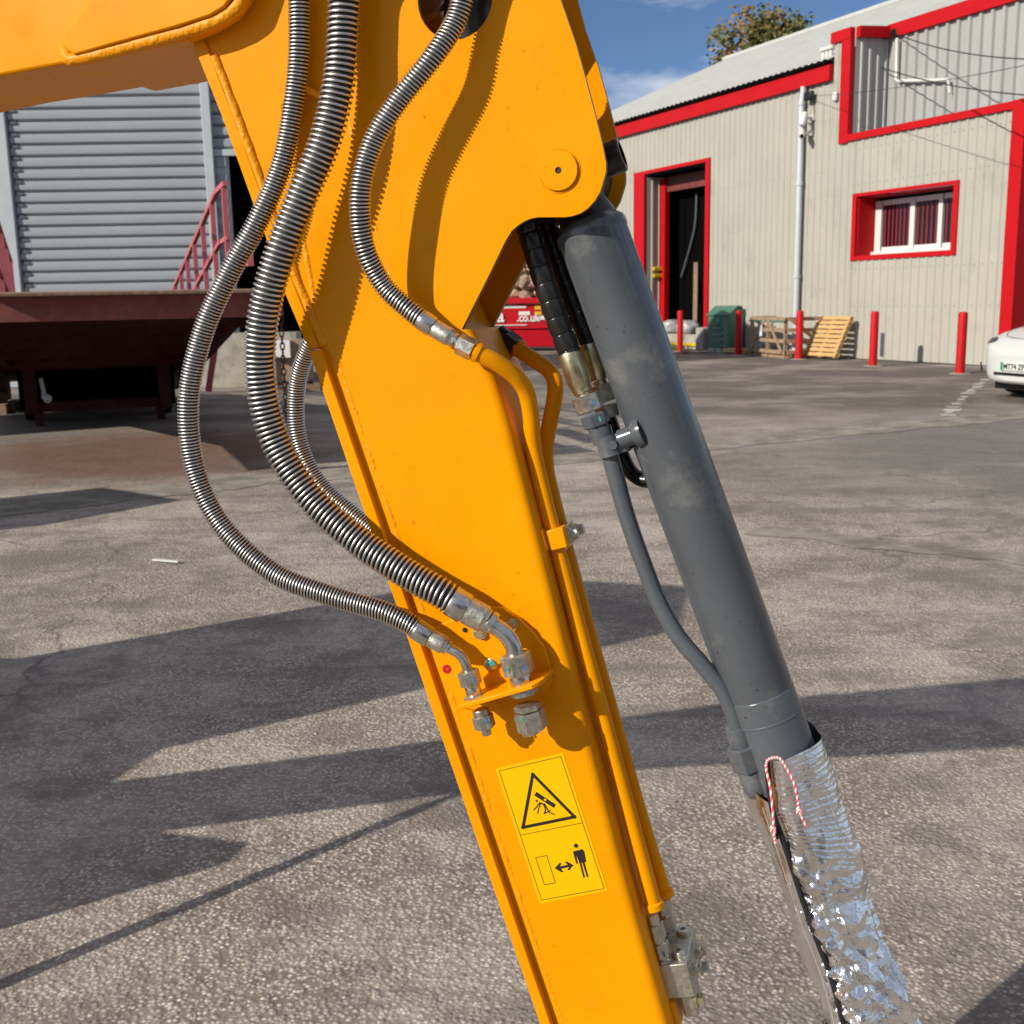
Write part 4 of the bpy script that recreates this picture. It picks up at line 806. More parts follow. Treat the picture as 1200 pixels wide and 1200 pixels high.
for a, b in ((-1.07, -.40), (-.24, .42), (.58, 1.42)):
    slab(a, b, 2.44, 2.54, -.60, -.525, M['white'], 'frame', wi); slab(a, b, 3.47, 3.58, -.60, -.525, M['white'], 'frame', wi)
    slab(a, b, 2.54, 3.47, -.575, -.565, M['glass'], 'pane', wi, bevel=0)
    n = int((b-a)/.115)
    for k in range(n):
        c = a+(b-a)*(k+.5)/n; slab(c-.018, c+.018, 2.54, 3.47, -.562, -.550, M['blind'], 'bar', wi, bevel=0)
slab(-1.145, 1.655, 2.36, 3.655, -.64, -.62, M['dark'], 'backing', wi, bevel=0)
# doorway: deep corrugated reveal, black inside
dw = slab(7.44, 7.62, .45, 5.22, -.02, .06, R_, 'doorway', bu)
slab(10.78, 11.38, .45, 5.22, -.02, .06, R_, 'door_trim', dw); slab(7.62, 10.78, 5.12, 5.22, -.02, .06, R_, 'door_trim', dw)
def Wv(s, z, o=0.0): return W(10.76, z, -.03)+WN*(-s)-WD*o
ribbed(0.0, .47, .45, 5.1, 0, C_, dw, name='reveal', fn=Wv, pitch=.25, depth=.03)
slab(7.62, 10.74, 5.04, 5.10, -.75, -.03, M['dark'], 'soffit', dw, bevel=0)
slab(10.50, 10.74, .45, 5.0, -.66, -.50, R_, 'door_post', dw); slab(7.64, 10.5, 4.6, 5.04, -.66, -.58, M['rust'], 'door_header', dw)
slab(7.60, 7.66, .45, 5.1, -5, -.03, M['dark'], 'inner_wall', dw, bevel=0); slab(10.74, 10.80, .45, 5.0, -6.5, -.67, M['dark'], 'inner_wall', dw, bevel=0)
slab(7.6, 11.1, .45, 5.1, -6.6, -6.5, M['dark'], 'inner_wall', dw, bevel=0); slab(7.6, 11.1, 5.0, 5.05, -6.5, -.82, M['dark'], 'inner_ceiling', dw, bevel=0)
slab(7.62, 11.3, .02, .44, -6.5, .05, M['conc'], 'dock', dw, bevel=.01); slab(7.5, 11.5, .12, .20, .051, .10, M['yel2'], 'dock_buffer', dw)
# assumed strip curtain, near-black to stand for the unlit inside
for k in range(11):
    c = 7.78+k*.255; slab(c-.13, c+.13, .5, 4.6, -1.02-.02*(k % 2), -1.01-.02*(k % 2), M['dark'], 'curtain_strip', dw, bevel=0)
MB().tube(spline([W(9.5, 4.5, -.96), W(9.55, 3.6, -.95), W(9.8, 2.9, -.93), W(10.2, 2.1, -.92)], 8), .035, 8).build('curtain_strip', M['slate'], dw)
for z in (2.15, 2.36): slab(10.78, 11.10, z, z+.12, .02, .10, M['yel2'], 'bumper', dw, bevel=.02) if False else MB().box(Wv(.36, z, .08), (.10, .34, .11), (WD, WN, V((0, 0, 1)))).build('bumper', M['yel2'], dw, bevel=.02)
# rainwater pipe
dp = MB(); dp.tube([W(3.57, .05, .13), W(3.57, 6.05, .13), W(3.57, 6.2, .10), W(3.55, 6.38, .10)], .075, 14)
dpo = dp.build('downpipe', M['pipe'], bu)
for z in (1.9, 4.1, 5.95): MB().lathe(W(3.57, z, .13), V((0, 0, 1)), [(0, .092), (.09, .092)], 14).build('pipe_collar', M['pipe'], dpo)
# conduit on the set-back wall
MB().tube([W(1.63, 7.15, SB+.12), W(1.62, 6.28, SB+.12), W(1.55, 6.22, SB+.12), W(.05, 5.98, SB+.14), W(-.02, 5.7, SB+.14)], .036, 8).build('conduit', M['white'], bu)
# small vent cowls at the eaves
for k in range(3): MB().lathe(W(2.86+.13*k, 6.84, -.1), V((0, 0, 1)), [(0, .05), (.25, .05), (.26, .10), (.33, .10), (.36, .03)], 10).build('vent_cowl', M['white'], bu)
# flat stand-ins avoided: a small drain flap on the wall foot
slab(.62, .72, .1, .62, .03, .05, M['slate'], 'drain_cover', bu)

def camera_(p, label, lens_dir):
    t = thing('security_camera', label, 'security camera', p, 'security cameras on the cream wall')
    MB().box(V(p)+WN*.06, (.12, .10, .12), (WD, WN, V((0, 0, 1)))).build('mount', M['white'], t, bevel=.01)
    MB().tube([V(p)+WN*.1, V(p)+WN*.28+V((0, 0, -.02))], .03, 10).build('arm', M['white'], t)
    d = V(lens_dir).normalized(); c = V(p)+WN*.32
    MB().lathe(c-d*.12, d, [(0, .06), (.02, .075), (.30, .075), (.32, .06)], 14).build('camera_body', M['white'], t)
    MB().lathe(c+d*.20, d, [(0, .045), (.01, .045)], 12).build('lens', M['glass'], t)
camera_(W(3.30, 5.28, 0), 'white wall camera, lower of the two beside the downpipe', WN*.6-WD*.7+V((0, 0, -.5)))
t = thing('floodlight', 'small black floodlight on the cream wall under the red eaves', 'floodlight', W(3.28, 6.1, 0))
MB().box(W(3.28, 6.12, .16), (.26, .12, .2), (WD, WN, V((0, 0, 1)))).build('lamp_housing', M['black'], t, bevel=.02)
MB().box(W(3.28, 6.12, .05), (.05, .10, .05), (WD, WN, V((0, 0, 1)))).build('bracket', M['black'], t)
MB().tube(spline([W(3.25, 6.05, .06), W(3.2, 5.7, .05), W(3.32, 5.5, .05), W(3.45, 5.55, .05)], 6), .012, 6).build('lead', M['cable'], t)
t = thing('alarm_box', 'small pale box on the cream strip left of the red corner', 'alarm box', W(2.48, 6.0, .03))
MB().box(W(2.48, 5.98, .07), (.14, .08, .2), (WD, WN, V((0, 0, 1)))).build('case', M['white'], t, bevel=.03)
camera_(W(3.24, 5.62, 0), 'grey dome camera on the cream wall, upper of the two beside the downpipe', WN*.3+V((0, 0, -1)))
for o_ in COL.objects:
    pass
# cables from the set-back wall out over the yard
def cable(a, b, sag, label, grp=None):
    a, b = V(a), V(b); r_ = .006 if 'thin' in label else .012; p = [a.lerp(b, k/20)-V((0, 0, sag*4*(k/20)*(1-k/20))) for k in range(21)]
    o = MB().tube(p, r_, 6).build('overhead_cable', M['cable'], None, smooth=60); return tag(o, label, 'cable', 'overhead cables')
cable(W(1.75, 7.28, SB+.1), V((8.6142, 16.0000, 4.6311)), .25, 'thick black overhead cable leaving the gable just under its red coping')
cable(W(2.12, 6.62, SB+.14), V((8.6640, 16.0000, 4.0549)), .18, 'black overhead cable leaving the grey gable lower down')
cable(W(3.2, 6.1, .2), V((8.0616, 15.0000, 4.6001)), .12, 'thin dark wire crossing the red corner from the floodlight')
for k, (s, z) in enumerate(((1.75, 7.28), (2.14, 6.62))):
    slab(s-.09, s+.09, z-.09, z+.09, SB+.03, SB+.14, M['black'], 'cable_bracket', bu)

# ================================================================ BOLLARDS
def bollard(p, label):
    t = thing('bollard', label, 'bollard', p, 'red bollards along the cream wall')
    p = V(p); MB().lathe(p, V((0, 0, 1)), [(0, .085), (1.09, .085), (1.12, .078), (1.135, .05)], 20).build('post', M['bollard'], t, smooth=45)
    MB().lathe(p, V((0, 0, 1)), [(0, .19), (.012, .17)], 16).build('footing', M['conc'], t)
    return t
b1 = bollard((4.80, 31.4, 0), 'red steel bollard in front of the open loading doorway')
dup(b1, (5.93, 28.95, 0), 'red steel bollard beside the green plastic bin')
dup(b1, (6.87, 26.5, 0), 'red steel bollard below the white downpipe and before the crate')
dup(b1, (7.64, 23.45, 0), 'red steel bollard right of the leaning pallet, below the window')
dup(b1, (8.39, 20.75, 0), 'red steel bollard just left of the white car')

# ================================================================ THINGS ALONG THE WALL
bo_ = W(6.22, 0, .30)
t = thing('storage_bin', 'green plastic bin with sloping lid on concrete blocks', 'bin', bo_)
def Wb(a, z, o): return bo_+WD*a+WN*o+V((0, 0, .15+z))
mb = MB(); mb.prism([Wb(-.48, 0, .27), Wb(-.48, .86, .26), Wb(-.48, 1.06, .0), Wb(-.48, 1.06, -.12), Wb(-.48, .86, -.25), Wb(-.48, 0, -.26)], WD*.96); mb.build('bin_body', M['green'], t, bevel=.03)
mb = MB(); mb.prism([Wb(-.51, .86, .30), Wb(-.51, 1.10, .01), Wb(-.51, 1.10, -.13), Wb(-.51, .87, -.275), Wb(-.51, .84, -.24), Wb(-.51, 1.05, -.11), Wb(-.51, 1.05, .0), Wb(-.51, .83, .275)], WD*1.02); mb.build('lid', M['green'], t, bevel=.015)
for k in range(3): MB().box(Wb(.0, .16+.17*k, .282), (.44, .05, .07), (WD, WN, V((0, 0, 1)))).build('moulded_rib', M['green'], t, bevel=.015)
MB().lathe(Wb(0, .68, .265), WN, [(0, .13), (.02, .13), (.03, .10)], 20).build('moulded_badge', M['green'], t)
for k, s in enumerate((-.36, .0, .34)):
    b = MB().box(bo_+WD*s+V((0, 0, .074)), (.30, .5, .146), (WD, WN, V((0, 0, 1)))).build('concrete_block', M['conc'], None, bevel=.015)
    tag(b, ('concrete block under the near right corner of the green bin', 'concrete block under the middle of the green bin', 'concrete block under the left end of the green bin')[k], 'block', 'blocks under the green bin')
# broken concrete and timber by the doorway
b = MB().box(W(7.0, .36, .45), (.35, .35, .62), (WD, WN, V((0, 0, 1)))).build('concrete_stub', M['conc'], None, bevel=.03); tag(b, 'stubby chipped concrete pier at the foot of the red door trim', 'pier')
b = MB().bar(W(7.4, .06, .9), W(6.5, .06, 1.35), .12, .07).build('timber_offcut', M['wood'], None, bevel=.005); tag(b, 'short timber offcut on the ground before the green bin', 'timber')
b = MB().bar(W(5.9, .10, .55), W(4.9, .10, .6), .16, .10).build('yellow_timber', M['pine'], None, bevel=.005); tag(b, 'pale yellow timber lying between green bin and crate', 'timber')
mb = MB()
for k in range(260):
    p = W(random.uniform(7.9, 11.6), 0.0, random.uniform(.15, .75)); h = random.uniform(.08, .32); a = random.random()*6; q = V((math.cos(a), math.sin(a), 0))
    mb.add([p-q*.02, p+q*.02, p+q*random.uniform(-.1, .1)+V((0, 0, h))], [(0, 1, 2)])
mb.build('weeds', M['grass'], None, smooth=0, kind='stuff')
def blob(p, r, m, name, label, cat, sq=(1, 1, .75), grp=None):
    bm = bmesh.new(); bmesh.ops.create_icosphere(bm, subdivisions=3, radius=r)
    for v in bm.verts:
        k = 1+.28*noise.noise(v.co*(1.6/r)+V(p))+.10*noise.noise(v.co*(6/r)); v.co = V((v.co.x*sq[0]*k, v.co.y*sq[1]*k, max(-r*.62, v.co.z*sq[2]*k)))
    me = bpy.data.meshes.new(name); bm.to_mesh(me); bm.free(); me.materials.append(m); me.shade_smooth()
    o = bpy.data.objects.new(name, me); o.location = p; COL.objects.link(o); return tag(o, label, cat, grp)
blob(W(9.55, .62, -.2), .30, M['bagw'], 'plastic_bag', 'bulging clear plastic bag on the dock, left one, behind the bollard', 'bag', (1.2, 1, .8), 'bags on the dock edge')
blob(W(8.75, .62, -.2), .29, M['bagw'], 'plastic_bag', 'bulging clear plastic bag on the dock, right one, in the dark doorway', 'bag', (1.2, 1, .8), 'bags on the dock edge')
b = MB().bar(W(9.0, .45, -.6), W(9.5, 2.5, -.95), .12, .05).build('leaning_plank', M['wood'], None); tag(b, 'long brown plank leaning inside the dark doorway', 'plank')

# grey plastic crate panels and the wooden stillage
pc_ = V((6.5771, 30.6289, 0.0000))+WN*-.2
b = MB().box(pc_+V((0, 0, .45)), (.7, .4, .9), (WD, WN, V((0, 0, 1)))).build('plastic_crate', M['slate'], None, bevel=.02)
tag(b, 'blue grey plastic crate standing between green bin and wooden crate', 'crate')
for k in range(5): MB().box(pc_+WD*(-.3+.15*k)+WN*.21+V((0, 0, .47)), (.05, .03, .8), (WD, WN, V((0, 0, 1)))).build('rib', M['slate'], b)
def crate(near, left, right, H, label):
    near, left, right = V(near), V(left), V(right); ex_ = (near-left).normalized(); ey_ = V((ex_.y, -ex_.x, 0)); L, D = (near-left).length, min(1.2, (right-near).length)
    org = near-ex_*(L/2)-ey_*(D/2); t = thing('wooden_crate', label, 'crate', org)
    P = lambda a, b, c: V(org)+ex_*a+ey_*b+V((0, 0, c))
    for sx in (-1, 0, 1):
        for sy in (-1, 1):
            MB().bar(P(sx*(L/2-.05), sy*D/2, 0), P(sx*(L/2-.05), sy*D/2, H), .09, .05, ex_).build('post', M['wood'], t, bevel=.004)
    for sy in (-1, 1):
        for k in range(4):
            z = .16+k*(H-.2)/3; MB().bar(P(-L/2, sy*(D/2+.045), z), P(L/2, sy*(D/2+.045), z), .025, .09).build('slat', M['wood'], t)
        for sx in (-1, 1):
            MB().bar(P(sx*(L/2-.1), sy*(D/2+.075), .16), P(sx*.1, sy*(D/2+.075), H-.06), .022, .09).build('brace', M['wood'], t)
    for sx in (-1, 1):
        for k in range(4):
            z = .16+k*(H-.2)/3; MB().bar(P(sx*(L/2+.03), -D/2, z), P(sx*(L/2+.03), D/2, z), .025, .09).build('slat', M['wood'], t)
        MB().bar(P(sx*(L/2+.055), -D/2+.1, .16), P(sx*(L/2+.055), D/2-.1, H-.06), .022, .09).build('brace', M['wood'], t)
    for k in range(7): MB().bar(P(-L/2+.1+k*(L-.2)/6, -D/2, .12), P(-L/2+.1+k*(L-.2)/6, D/2, .12), .12, .025).build('floor_board', M['wood'], t)
    for k in range(3): MB().bar(P(-L/2, -D/2+.06+k*(D-.12)/2, .05), P(L/2, -D/2+.06+k*(D-.12)/2, .05), .09, .09).build('skid', M['wood'], t)
    MB().box(P(-.25, D/2+.092, H*.66), (.16, .004, .26), (ex_, ey_, V((0, 0, 1)))).build('paper_tag', M['prints'], t)
    MB().bar(P(-L/2, D/2+.065, H-.10), P(L/2, D/2+.065, H-.10), .012, .05).build('green_strap', M['green'], t)
crate(V((6.5874, 26.5901, 0.0000)), V((6.1920, 28.6223, 0.0000)), V((7.9749, 28.5916, 0.0000)), .98, 'open weathered wooden slat crate behind the bollard under the downpipe')
# the leaning pallet
t = thing('pallet', 'fresh yellow wooden pallet leaning against the cream wall', 'pallet', W(2.0, 0, .5))
pu = (WN*-.42+V((0, 0, .86))).normalized(); pn = (WN*.86+V((0, 0, .42))).normalized(); p0 = W(2.0, .02, .62)-pn*.0
p1d = (WD*1.0+V((0, 0, 0))).normalized()
for k in range(9): MB().box(p0+pu*(.06+k*.115)+pn*.11, (1.12, .022, .088), (p1d, pn, pu)).build('board', M['pine'], t, bevel=.003)
for k in (-1, 0, 1): MB().box(p0+pu*.52+p1d*(k*.50)+pn*.055, (.10, .085, 1.04), (p1d, pn, pu)).build('bearer', M['pine'], t, bevel=.003)
for k in (0, 1, 2): MB().box(p0+pu*(.1+k*.42), (1.12, .022, .09), (p1d, pn, pu)).build('board', M['pine'], t, bevel=.003)

# ================================================================ RED SKIP WITH RUBBLE
sk_o = V((0.15, 33.6, 0)); sx_ = V((.985, -.17, 0)).normalized(); sy_ = V((-sx_.y, sx_.x, 0))
t = thing('skip', 'bright red waste skip with white lettering heaped with rubble', 'skip', sk_o)
def K(a, z, b=0.0): return sk_o+sx_*a+sy_*b+V((0, 0, z))
mb = MB(); mb.hexa([K(-1.6, .12, 0), K(1.25, .12, 0), K(1.25, .12, 1.6), K(-1.6, .12, 1.6), K(-2.0, .62, -.1), K(1.25, .62, -.1), K(1.25, .62, 1.7), K(-2.0, .62, 1.7)]); mb.build('lower_body', M['skip'], t, bevel=.02)
mb = MB(); mb.hexa([K(-2.0, .66, -.04), K(1.25, .66, -.04), K(1.25, .66, 1.64), K(-2.0, .66, 1.64), K(-2.3, 1.38, -.08), K(1.0, 1.38, -.08), K(1.0, 1.38, 1.68), K(-2.3, 1.38, 1.68)]); mb.build('upper_body', M['skip'], t, bevel=.015)
mb = MB(); mb.box(K(-.65, 1.48, .8), (3.4, 2.0, .18), (sx_, sy_, V((0, 0, 1)))); mb.build('rim', M['skip'], t, bevel=.03)
up_ = V((0, 0, 1))
text('lettering', 'biffa', .56, M['prints'], t, K(-1.18, .88, -.10), sx_, up_, .006, .012); text('lettering', '.co.uk', .33, M['prints'], t, K(.12, .88, -.10), sx_, up_, .006, .008, sx=.86)
for a, b, z0, z1 in ((-1.0, .42, .76, .79), (-.7, .40, 1.27, 1.33), (.18, .52, 1.06, 1.17)): mb = MB(); mb.prism([K(a, z0, -.082), K(b, z0, -.082), K(b, z1, -.088), K(a, z1, -.088)], -sy_*.004); mb.build('printed_strip', M['prints'], t)
for z0, z1 in ((1.06, 1.16), (1.22, 1.32)): mb = MB(); mb.prism([K(.66, z0, -.085), K(.86, z0, -.085), K(.86, z1, -.092), K(.66, z1, -.092)], -sy_*.004); mb.build('yellow_sticker', M['yel2'], t)
mb = MB(); mb.prism([K(.74, .92, -.072), K(.98, .92, -.072), K(.98, 1.02, -.08), K(.88, 1.04, -.08), K(.74, 1.0, -.08)], -sy_*.004); mb.build('white_sticker', M['prints'], t)
bm = bmesh.new()
for k in range(330):
    a, b = random.uniform(-2.1, .9), random.uniform(.1, 1.55); hgt = 1.45+max(0, 1.5*(1-abs(a-.1)/2.2))*random.random()**.7
    r = random.uniform(.10, .27); g_ = bmesh.ops.create_icosphere(bm, subdivisions=1, radius=r)
    c = K(a, hgt, b)-sk_o; sc_ = V((random.uniform(.6, 1.5), random.uniform(.6, 1.3), random.uniform(.5, 1.0)))
    for v in g_['verts']: v.co = V((v.co.x*sc_.x, v.co.y*sc_.y, v.co.z*sc_.z))*random.uniform(.8, 1.2)+c
me = bpy.data.meshes.new('rubble'); bm.to_mesh(me); bm.free(); me.materials.append(M['rubble'])
o = bpy.data.objects.new('rubble', me); o.location = sk_o; COL.objects.link(o); o['kind'] = 'stuff'
# yard wall behind the skip
b = MB().box((-1.2, 41, 1.3), (6, .3, 2.6)).build('yard_wall', M['conc'], None); tag(b, 'low concrete yard wall in the distance behind the red skip', 'wall')

# ================================================================ WHITE CAR
cf = V((-math.sin(rad(72)), -math.cos(rad(72)), 0)); clat = V((-cf.y, cf.x, 0)); clat = clat if clat.y < 0 else -clat
c0 = V((6.98, 15.35, 0))
car = thing('parked_car', 'white electric car parked nose out beside the red corner trim', 'car', c0)
def CP(l, y, z): return c0-cf*l+clat*y+V((0, 0, z))
ST = [(0.00, .40, .27, .46, .58, .62), (.03, .60, .23, .48, .66, .71), (.12, .76, .21, .52, .76, .82), (.30, .88, .21, .56, .84, .91), (.60, .93, .21, .60, .90, .99), (.95, .95, .22, .64, .95, 1.05),
      (1.35, .95, .22, .66, .98, 1.10), (2.0, .95, .22, .66, .98, 1.44), (2.6, .95, .22, .66, .99, 1.60), (3.3, .95, .22, .66, 1.0, 1.58), (4.0, .93, .23, .68, 1.02, 1.38), (4.45, .88, .28, .7, 1.0, 1.12), (4.7, .78, .40, .7, .90, .96), (4.75, .60, .5, .7, .84, .86)]
rows = []
for l, w, zb, zm, zs, zt in ST:
    tw = w*.62 if zt > 1.15 else w*.80
    half = [(0, zb), (w*.80, zb), (w*.96, zb+.10), (w, zm), (w*.985, zs-.04), (w*.93, zs+.01), (tw, zs+(zt-zs)*.86), (tw*.55, zt-.01), (0, zt)]
    row = [CP(l, y, z) for y, z in half]+[CP(l, -y, z) for y, z in half[-2:0:-1]]
    rows.append(row)
mb = MB(); mb.grid(rows, True); n = len(rows[0]); mb.add(rows[0], [tuple(range(n))]); mb.add(rows[-1], [tuple(range(n))[::-1]])
bd = mb.build('body', M['car'], car, smooth=50); ss = bd.modifiers.new('sub', 'SUBSURF'); ss.levels = 2; ss.render_levels = 2
for l in (.86, 3.75):
    for y in (-.84, .84):
        w = MB().lathe(CP(l, y-.11, .35), clat, [(0, .30), (.02, .345), (.2, .345), (.22, .30)], 28).build('wheel', M['tyre'], car, smooth=40)
        MB().lathe(CP(l, y+(-.112 if y < 0 else .092), .35), clat, [(0, .22), (.02, .22)], 20).build('rim', M['zinc'], w)
for sgn in (-1, 1):
    dg = bpy.context.evaluated_depsgraph_get(); src = CP(-1.2, sgn*1.25, .98); aim = (CP(.30, sgn*.70, .80)-src).normalized()
    ok, hit, nr_, _ = bd.evaluated_get(dg).ray_cast(src-worldloc(bd), aim)
    if ok:
        hit = hit+worldloc(bd); u1 = (clat*sgn-nr_*(clat*sgn).dot(nr_)).normalized(); u2 = nr_.cross(u1)
        if u2.z < 0: u2 = -u2
        MB().grid([[hit+u1*(.19*r_*math.cos(k*math.pi/8))+u2*(.075*r_*math.sin(k*math.pi/8)+.05*r_*math.cos(k*math.pi/8))+nr_*(.022*(1-r_*r_)-.008*r_) for k in range(16)] for r_ in (.02, .4, .7, .9, 1.0)], True).build('headlight', M['lamp'], car, smooth=60)
    mb = MB(); mb.prism([CP(.09, sgn*.74, .40), CP(.10, sgn*.80, .46), CP(.14, sgn*.84, .50), CP(.12, sgn*.80, .36)], cf*.02); mb.build('corner_vent', M['black'], car)
mb = MB(); mb.hexa([CP(.10, -.56, .335), CP(.10, .56, .335), CP(-.004, .42, .335), CP(-.004, -.42, .335), CP(.10, -.56, .385), CP(.10, .56, .385), CP(-.004, .42, .385), CP(-.004, -.42, .385)]); mb.build('lower_grille', M['black'], car, bevel=.01)
mb = MB(); mb.hexa([CP(.55, -.82, .13), CP(.55, .82, .13), CP(.20, .62, .13), CP(.20, -.62, .13), CP(.55, -.82, .225), CP(.55, .82, .225), CP(.20, .62, .225), CP(.20, -.62, .225)]); mb.build('splitter', M['black'], car, bevel=.01)
dg = bpy.context.evaluated_depsgraph_get(); bev = bd.evaluated_get(dg)
for pts in ([(1.30, -.80), (.9, -.76), (.55, -.70), (.34, -.58), (.22, -.40), (.18, 0), (.22, .40), (.34, .58), (.55, .70), (.9, .76), (1.30, .80)],):
    ln = []
    for l, y in pts:
        ok, hit, nr_, _ = bev.ray_cast(CP(l, y, 2.5)-worldloc(bd), V((0, 0, -1)))
        if ok: ln.append(hit+worldloc(bd)+nr_*.001)
    MB().tube(spline(ln, 6), .006, 6).build('bonnet_gap', M['slate'], car)
mb = MB(); mb.box(CP(-.012, 0, .47), (.54, .03, .115), (clat, cf, up_)); np_ = mb.build('number_plate', M['plate'], car, bevel=.003)
mb = MB(); mb.box(CP(-.0285, -.247, .47), (.044, .003, .113), (clat, cf, up_)); mb.build('green_band', M['plateg'], np_)
text('plate_characters', 'MT74 ZP', .105, M['ink'], np_, CP(-.0295, -.215, .433), clat, up_, .003, .002, sx=.98)
mb = MB(); mb.grid([[CP(1.42, y*.74, 1.075), CP(1.98, y*.60, 1.455)] for y in (-1, -.5, 0, .5, 1)]); mb.build('windscreen', M['glass'], car, solid=.02)

# ================================================================ LOADING RAMP (high end towards us)
ra = V((-.362, .932, 0)).normalized(); rb = V((ra.y, -ra.x, 0)); r0 = V((-3.2, 9.0, 0))
rp = thing('loading_ramp', 'rusty red steel yard ramp with pink handrails, high end facing', 'loading ramp', r0)
def RP(a, t, z): return r0+rb*a+ra*t+V((0, 0, z))
dz_ = lambda t: 1.60 if t < 2.2 else 1.60-(t-2.2)*.15
MB().hexa([RP(-.86, -.28, 1.60), RP(1.38, -.28, 1.60), RP(1.38, .3, 1.60), RP(-.86, .3, 1.60), RP(-.86, -.28, 1.625), RP(1.38, -.28, 1.625), RP(1.38, .3, 1.64), RP(-.86, .3, 1.64)]).build('lip_plate', M['lip'], rp, bevel=.004)
MB().box(RP(0, .02, 1.50), (2.80, .05, .19), (rb, ra, up_)).build('lip_beam', M['rustb'], rp, bevel=.004)
for k in range(10):
    t0, t1 = .3+k*.98, .3+(k+1)*.98-.01
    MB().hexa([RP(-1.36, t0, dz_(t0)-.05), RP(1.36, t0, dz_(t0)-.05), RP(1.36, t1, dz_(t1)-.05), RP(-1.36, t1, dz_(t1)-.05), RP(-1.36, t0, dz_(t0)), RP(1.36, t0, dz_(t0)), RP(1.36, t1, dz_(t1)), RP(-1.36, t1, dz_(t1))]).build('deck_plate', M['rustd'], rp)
for s in (-1, 1):
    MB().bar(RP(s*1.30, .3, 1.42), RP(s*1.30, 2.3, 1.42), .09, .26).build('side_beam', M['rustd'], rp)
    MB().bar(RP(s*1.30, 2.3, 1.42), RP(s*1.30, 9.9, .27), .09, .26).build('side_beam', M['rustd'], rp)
for k in range(6):
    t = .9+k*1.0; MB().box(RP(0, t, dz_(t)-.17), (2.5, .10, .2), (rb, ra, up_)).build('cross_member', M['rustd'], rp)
# undercarriage at mid length
T = 6.3
for s in (-1, 1):
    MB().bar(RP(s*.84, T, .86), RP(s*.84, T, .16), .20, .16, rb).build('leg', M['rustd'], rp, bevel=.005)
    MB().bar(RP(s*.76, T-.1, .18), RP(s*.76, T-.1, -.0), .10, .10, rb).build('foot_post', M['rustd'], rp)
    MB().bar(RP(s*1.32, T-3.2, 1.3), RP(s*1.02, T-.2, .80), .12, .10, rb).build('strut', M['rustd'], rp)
    MB().bar(RP(s*1.42, T-1.2, 1.05), RP(s*1.32, T-.9, .42), .07, .07, rb).build('prop', M['pink'], rp)
    w = MB().lathe(RP(s*.86, T+.9, .33), rb*s, [(-.10, .27), (-.08, .33), (.10, .33), (.12, .27)], 24).build('wheel', M['tyre'], rp, smooth=40)
    MB().lathe(RP(s*.86, T+.9, .33)+rb*(s*.13), rb*s, [(0, .16), (.02, .16)], 16).build('rim', M['rust'], w)
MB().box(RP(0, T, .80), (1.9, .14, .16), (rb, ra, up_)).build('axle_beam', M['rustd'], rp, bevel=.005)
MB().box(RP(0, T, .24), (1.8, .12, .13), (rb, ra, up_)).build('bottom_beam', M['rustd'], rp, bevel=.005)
MB().box(RP(0, T+.35, .55), (2.0, .05, .75), (rb, ra, up_)).build('back_plate', M['dark'], rp)  # black sheet standing for the deep shade behind the undercarriage
MB().tube([RP(-.70, T-.12, .62), RP(-.68, T-.12, .45), RP(-.69, T-.12, .36)], .028, 8).build('jack_handle', M['white'], rp)
MB().lathe(RP(-.64, T-.16, .36), -ra, [(0, .055), (.05, .055), (.06, .03)], 14).build('jack_gauge', M['white'], rp)
for s in (-1, 1):
    side = V((0, 0, 0))
    def tp_(t, h): return RP(ra_, t, dz_(t)+h)
    up2 = .75 if s < 0 else 0; ra_ = -1.06 if s < 0 else 1.20
    for h, w in ((1.04+up2, .045), (.54+up2*.6, .04)):
        MB().bar(tp_(1.6, h), tp_(2.3, h), w, w).build('handrail', M['pink'], rp); MB().bar(tp_(2.3, h), tp_(9.9, h), w, w).build('handrail', M['pink'], rp)
    for k in range(9):
        t = 1.7+k*1.0; MB().bar(tp_(t, -.05), tp_(t, 1.02+up2), .05, .05, ra).build('rail_post', M['pink'], rp)
    MB().bar(tp_(.3, .30), tp_(1.6, .34), .05, .14).build('kerb_rail', M['pink'], rp)
    # securing chain
    mb = MB(); q = RP(s*1.42, .25, 1.42); n = 17 if s > 0 else 3
    for k in range(n):
        c = q-V((0, 0, .055*k)); a = V((1, 0, 0)) if k % 2 else V((0, 1, 0))
        mb.tube([c+a*(.018*math.cos(j*math.pi/4))+V((0, 0, .036*math.sin(j*math.pi/4))) for j in range(9)], .007, 5, False)
    mb.build('chain', M['chain'], rp)

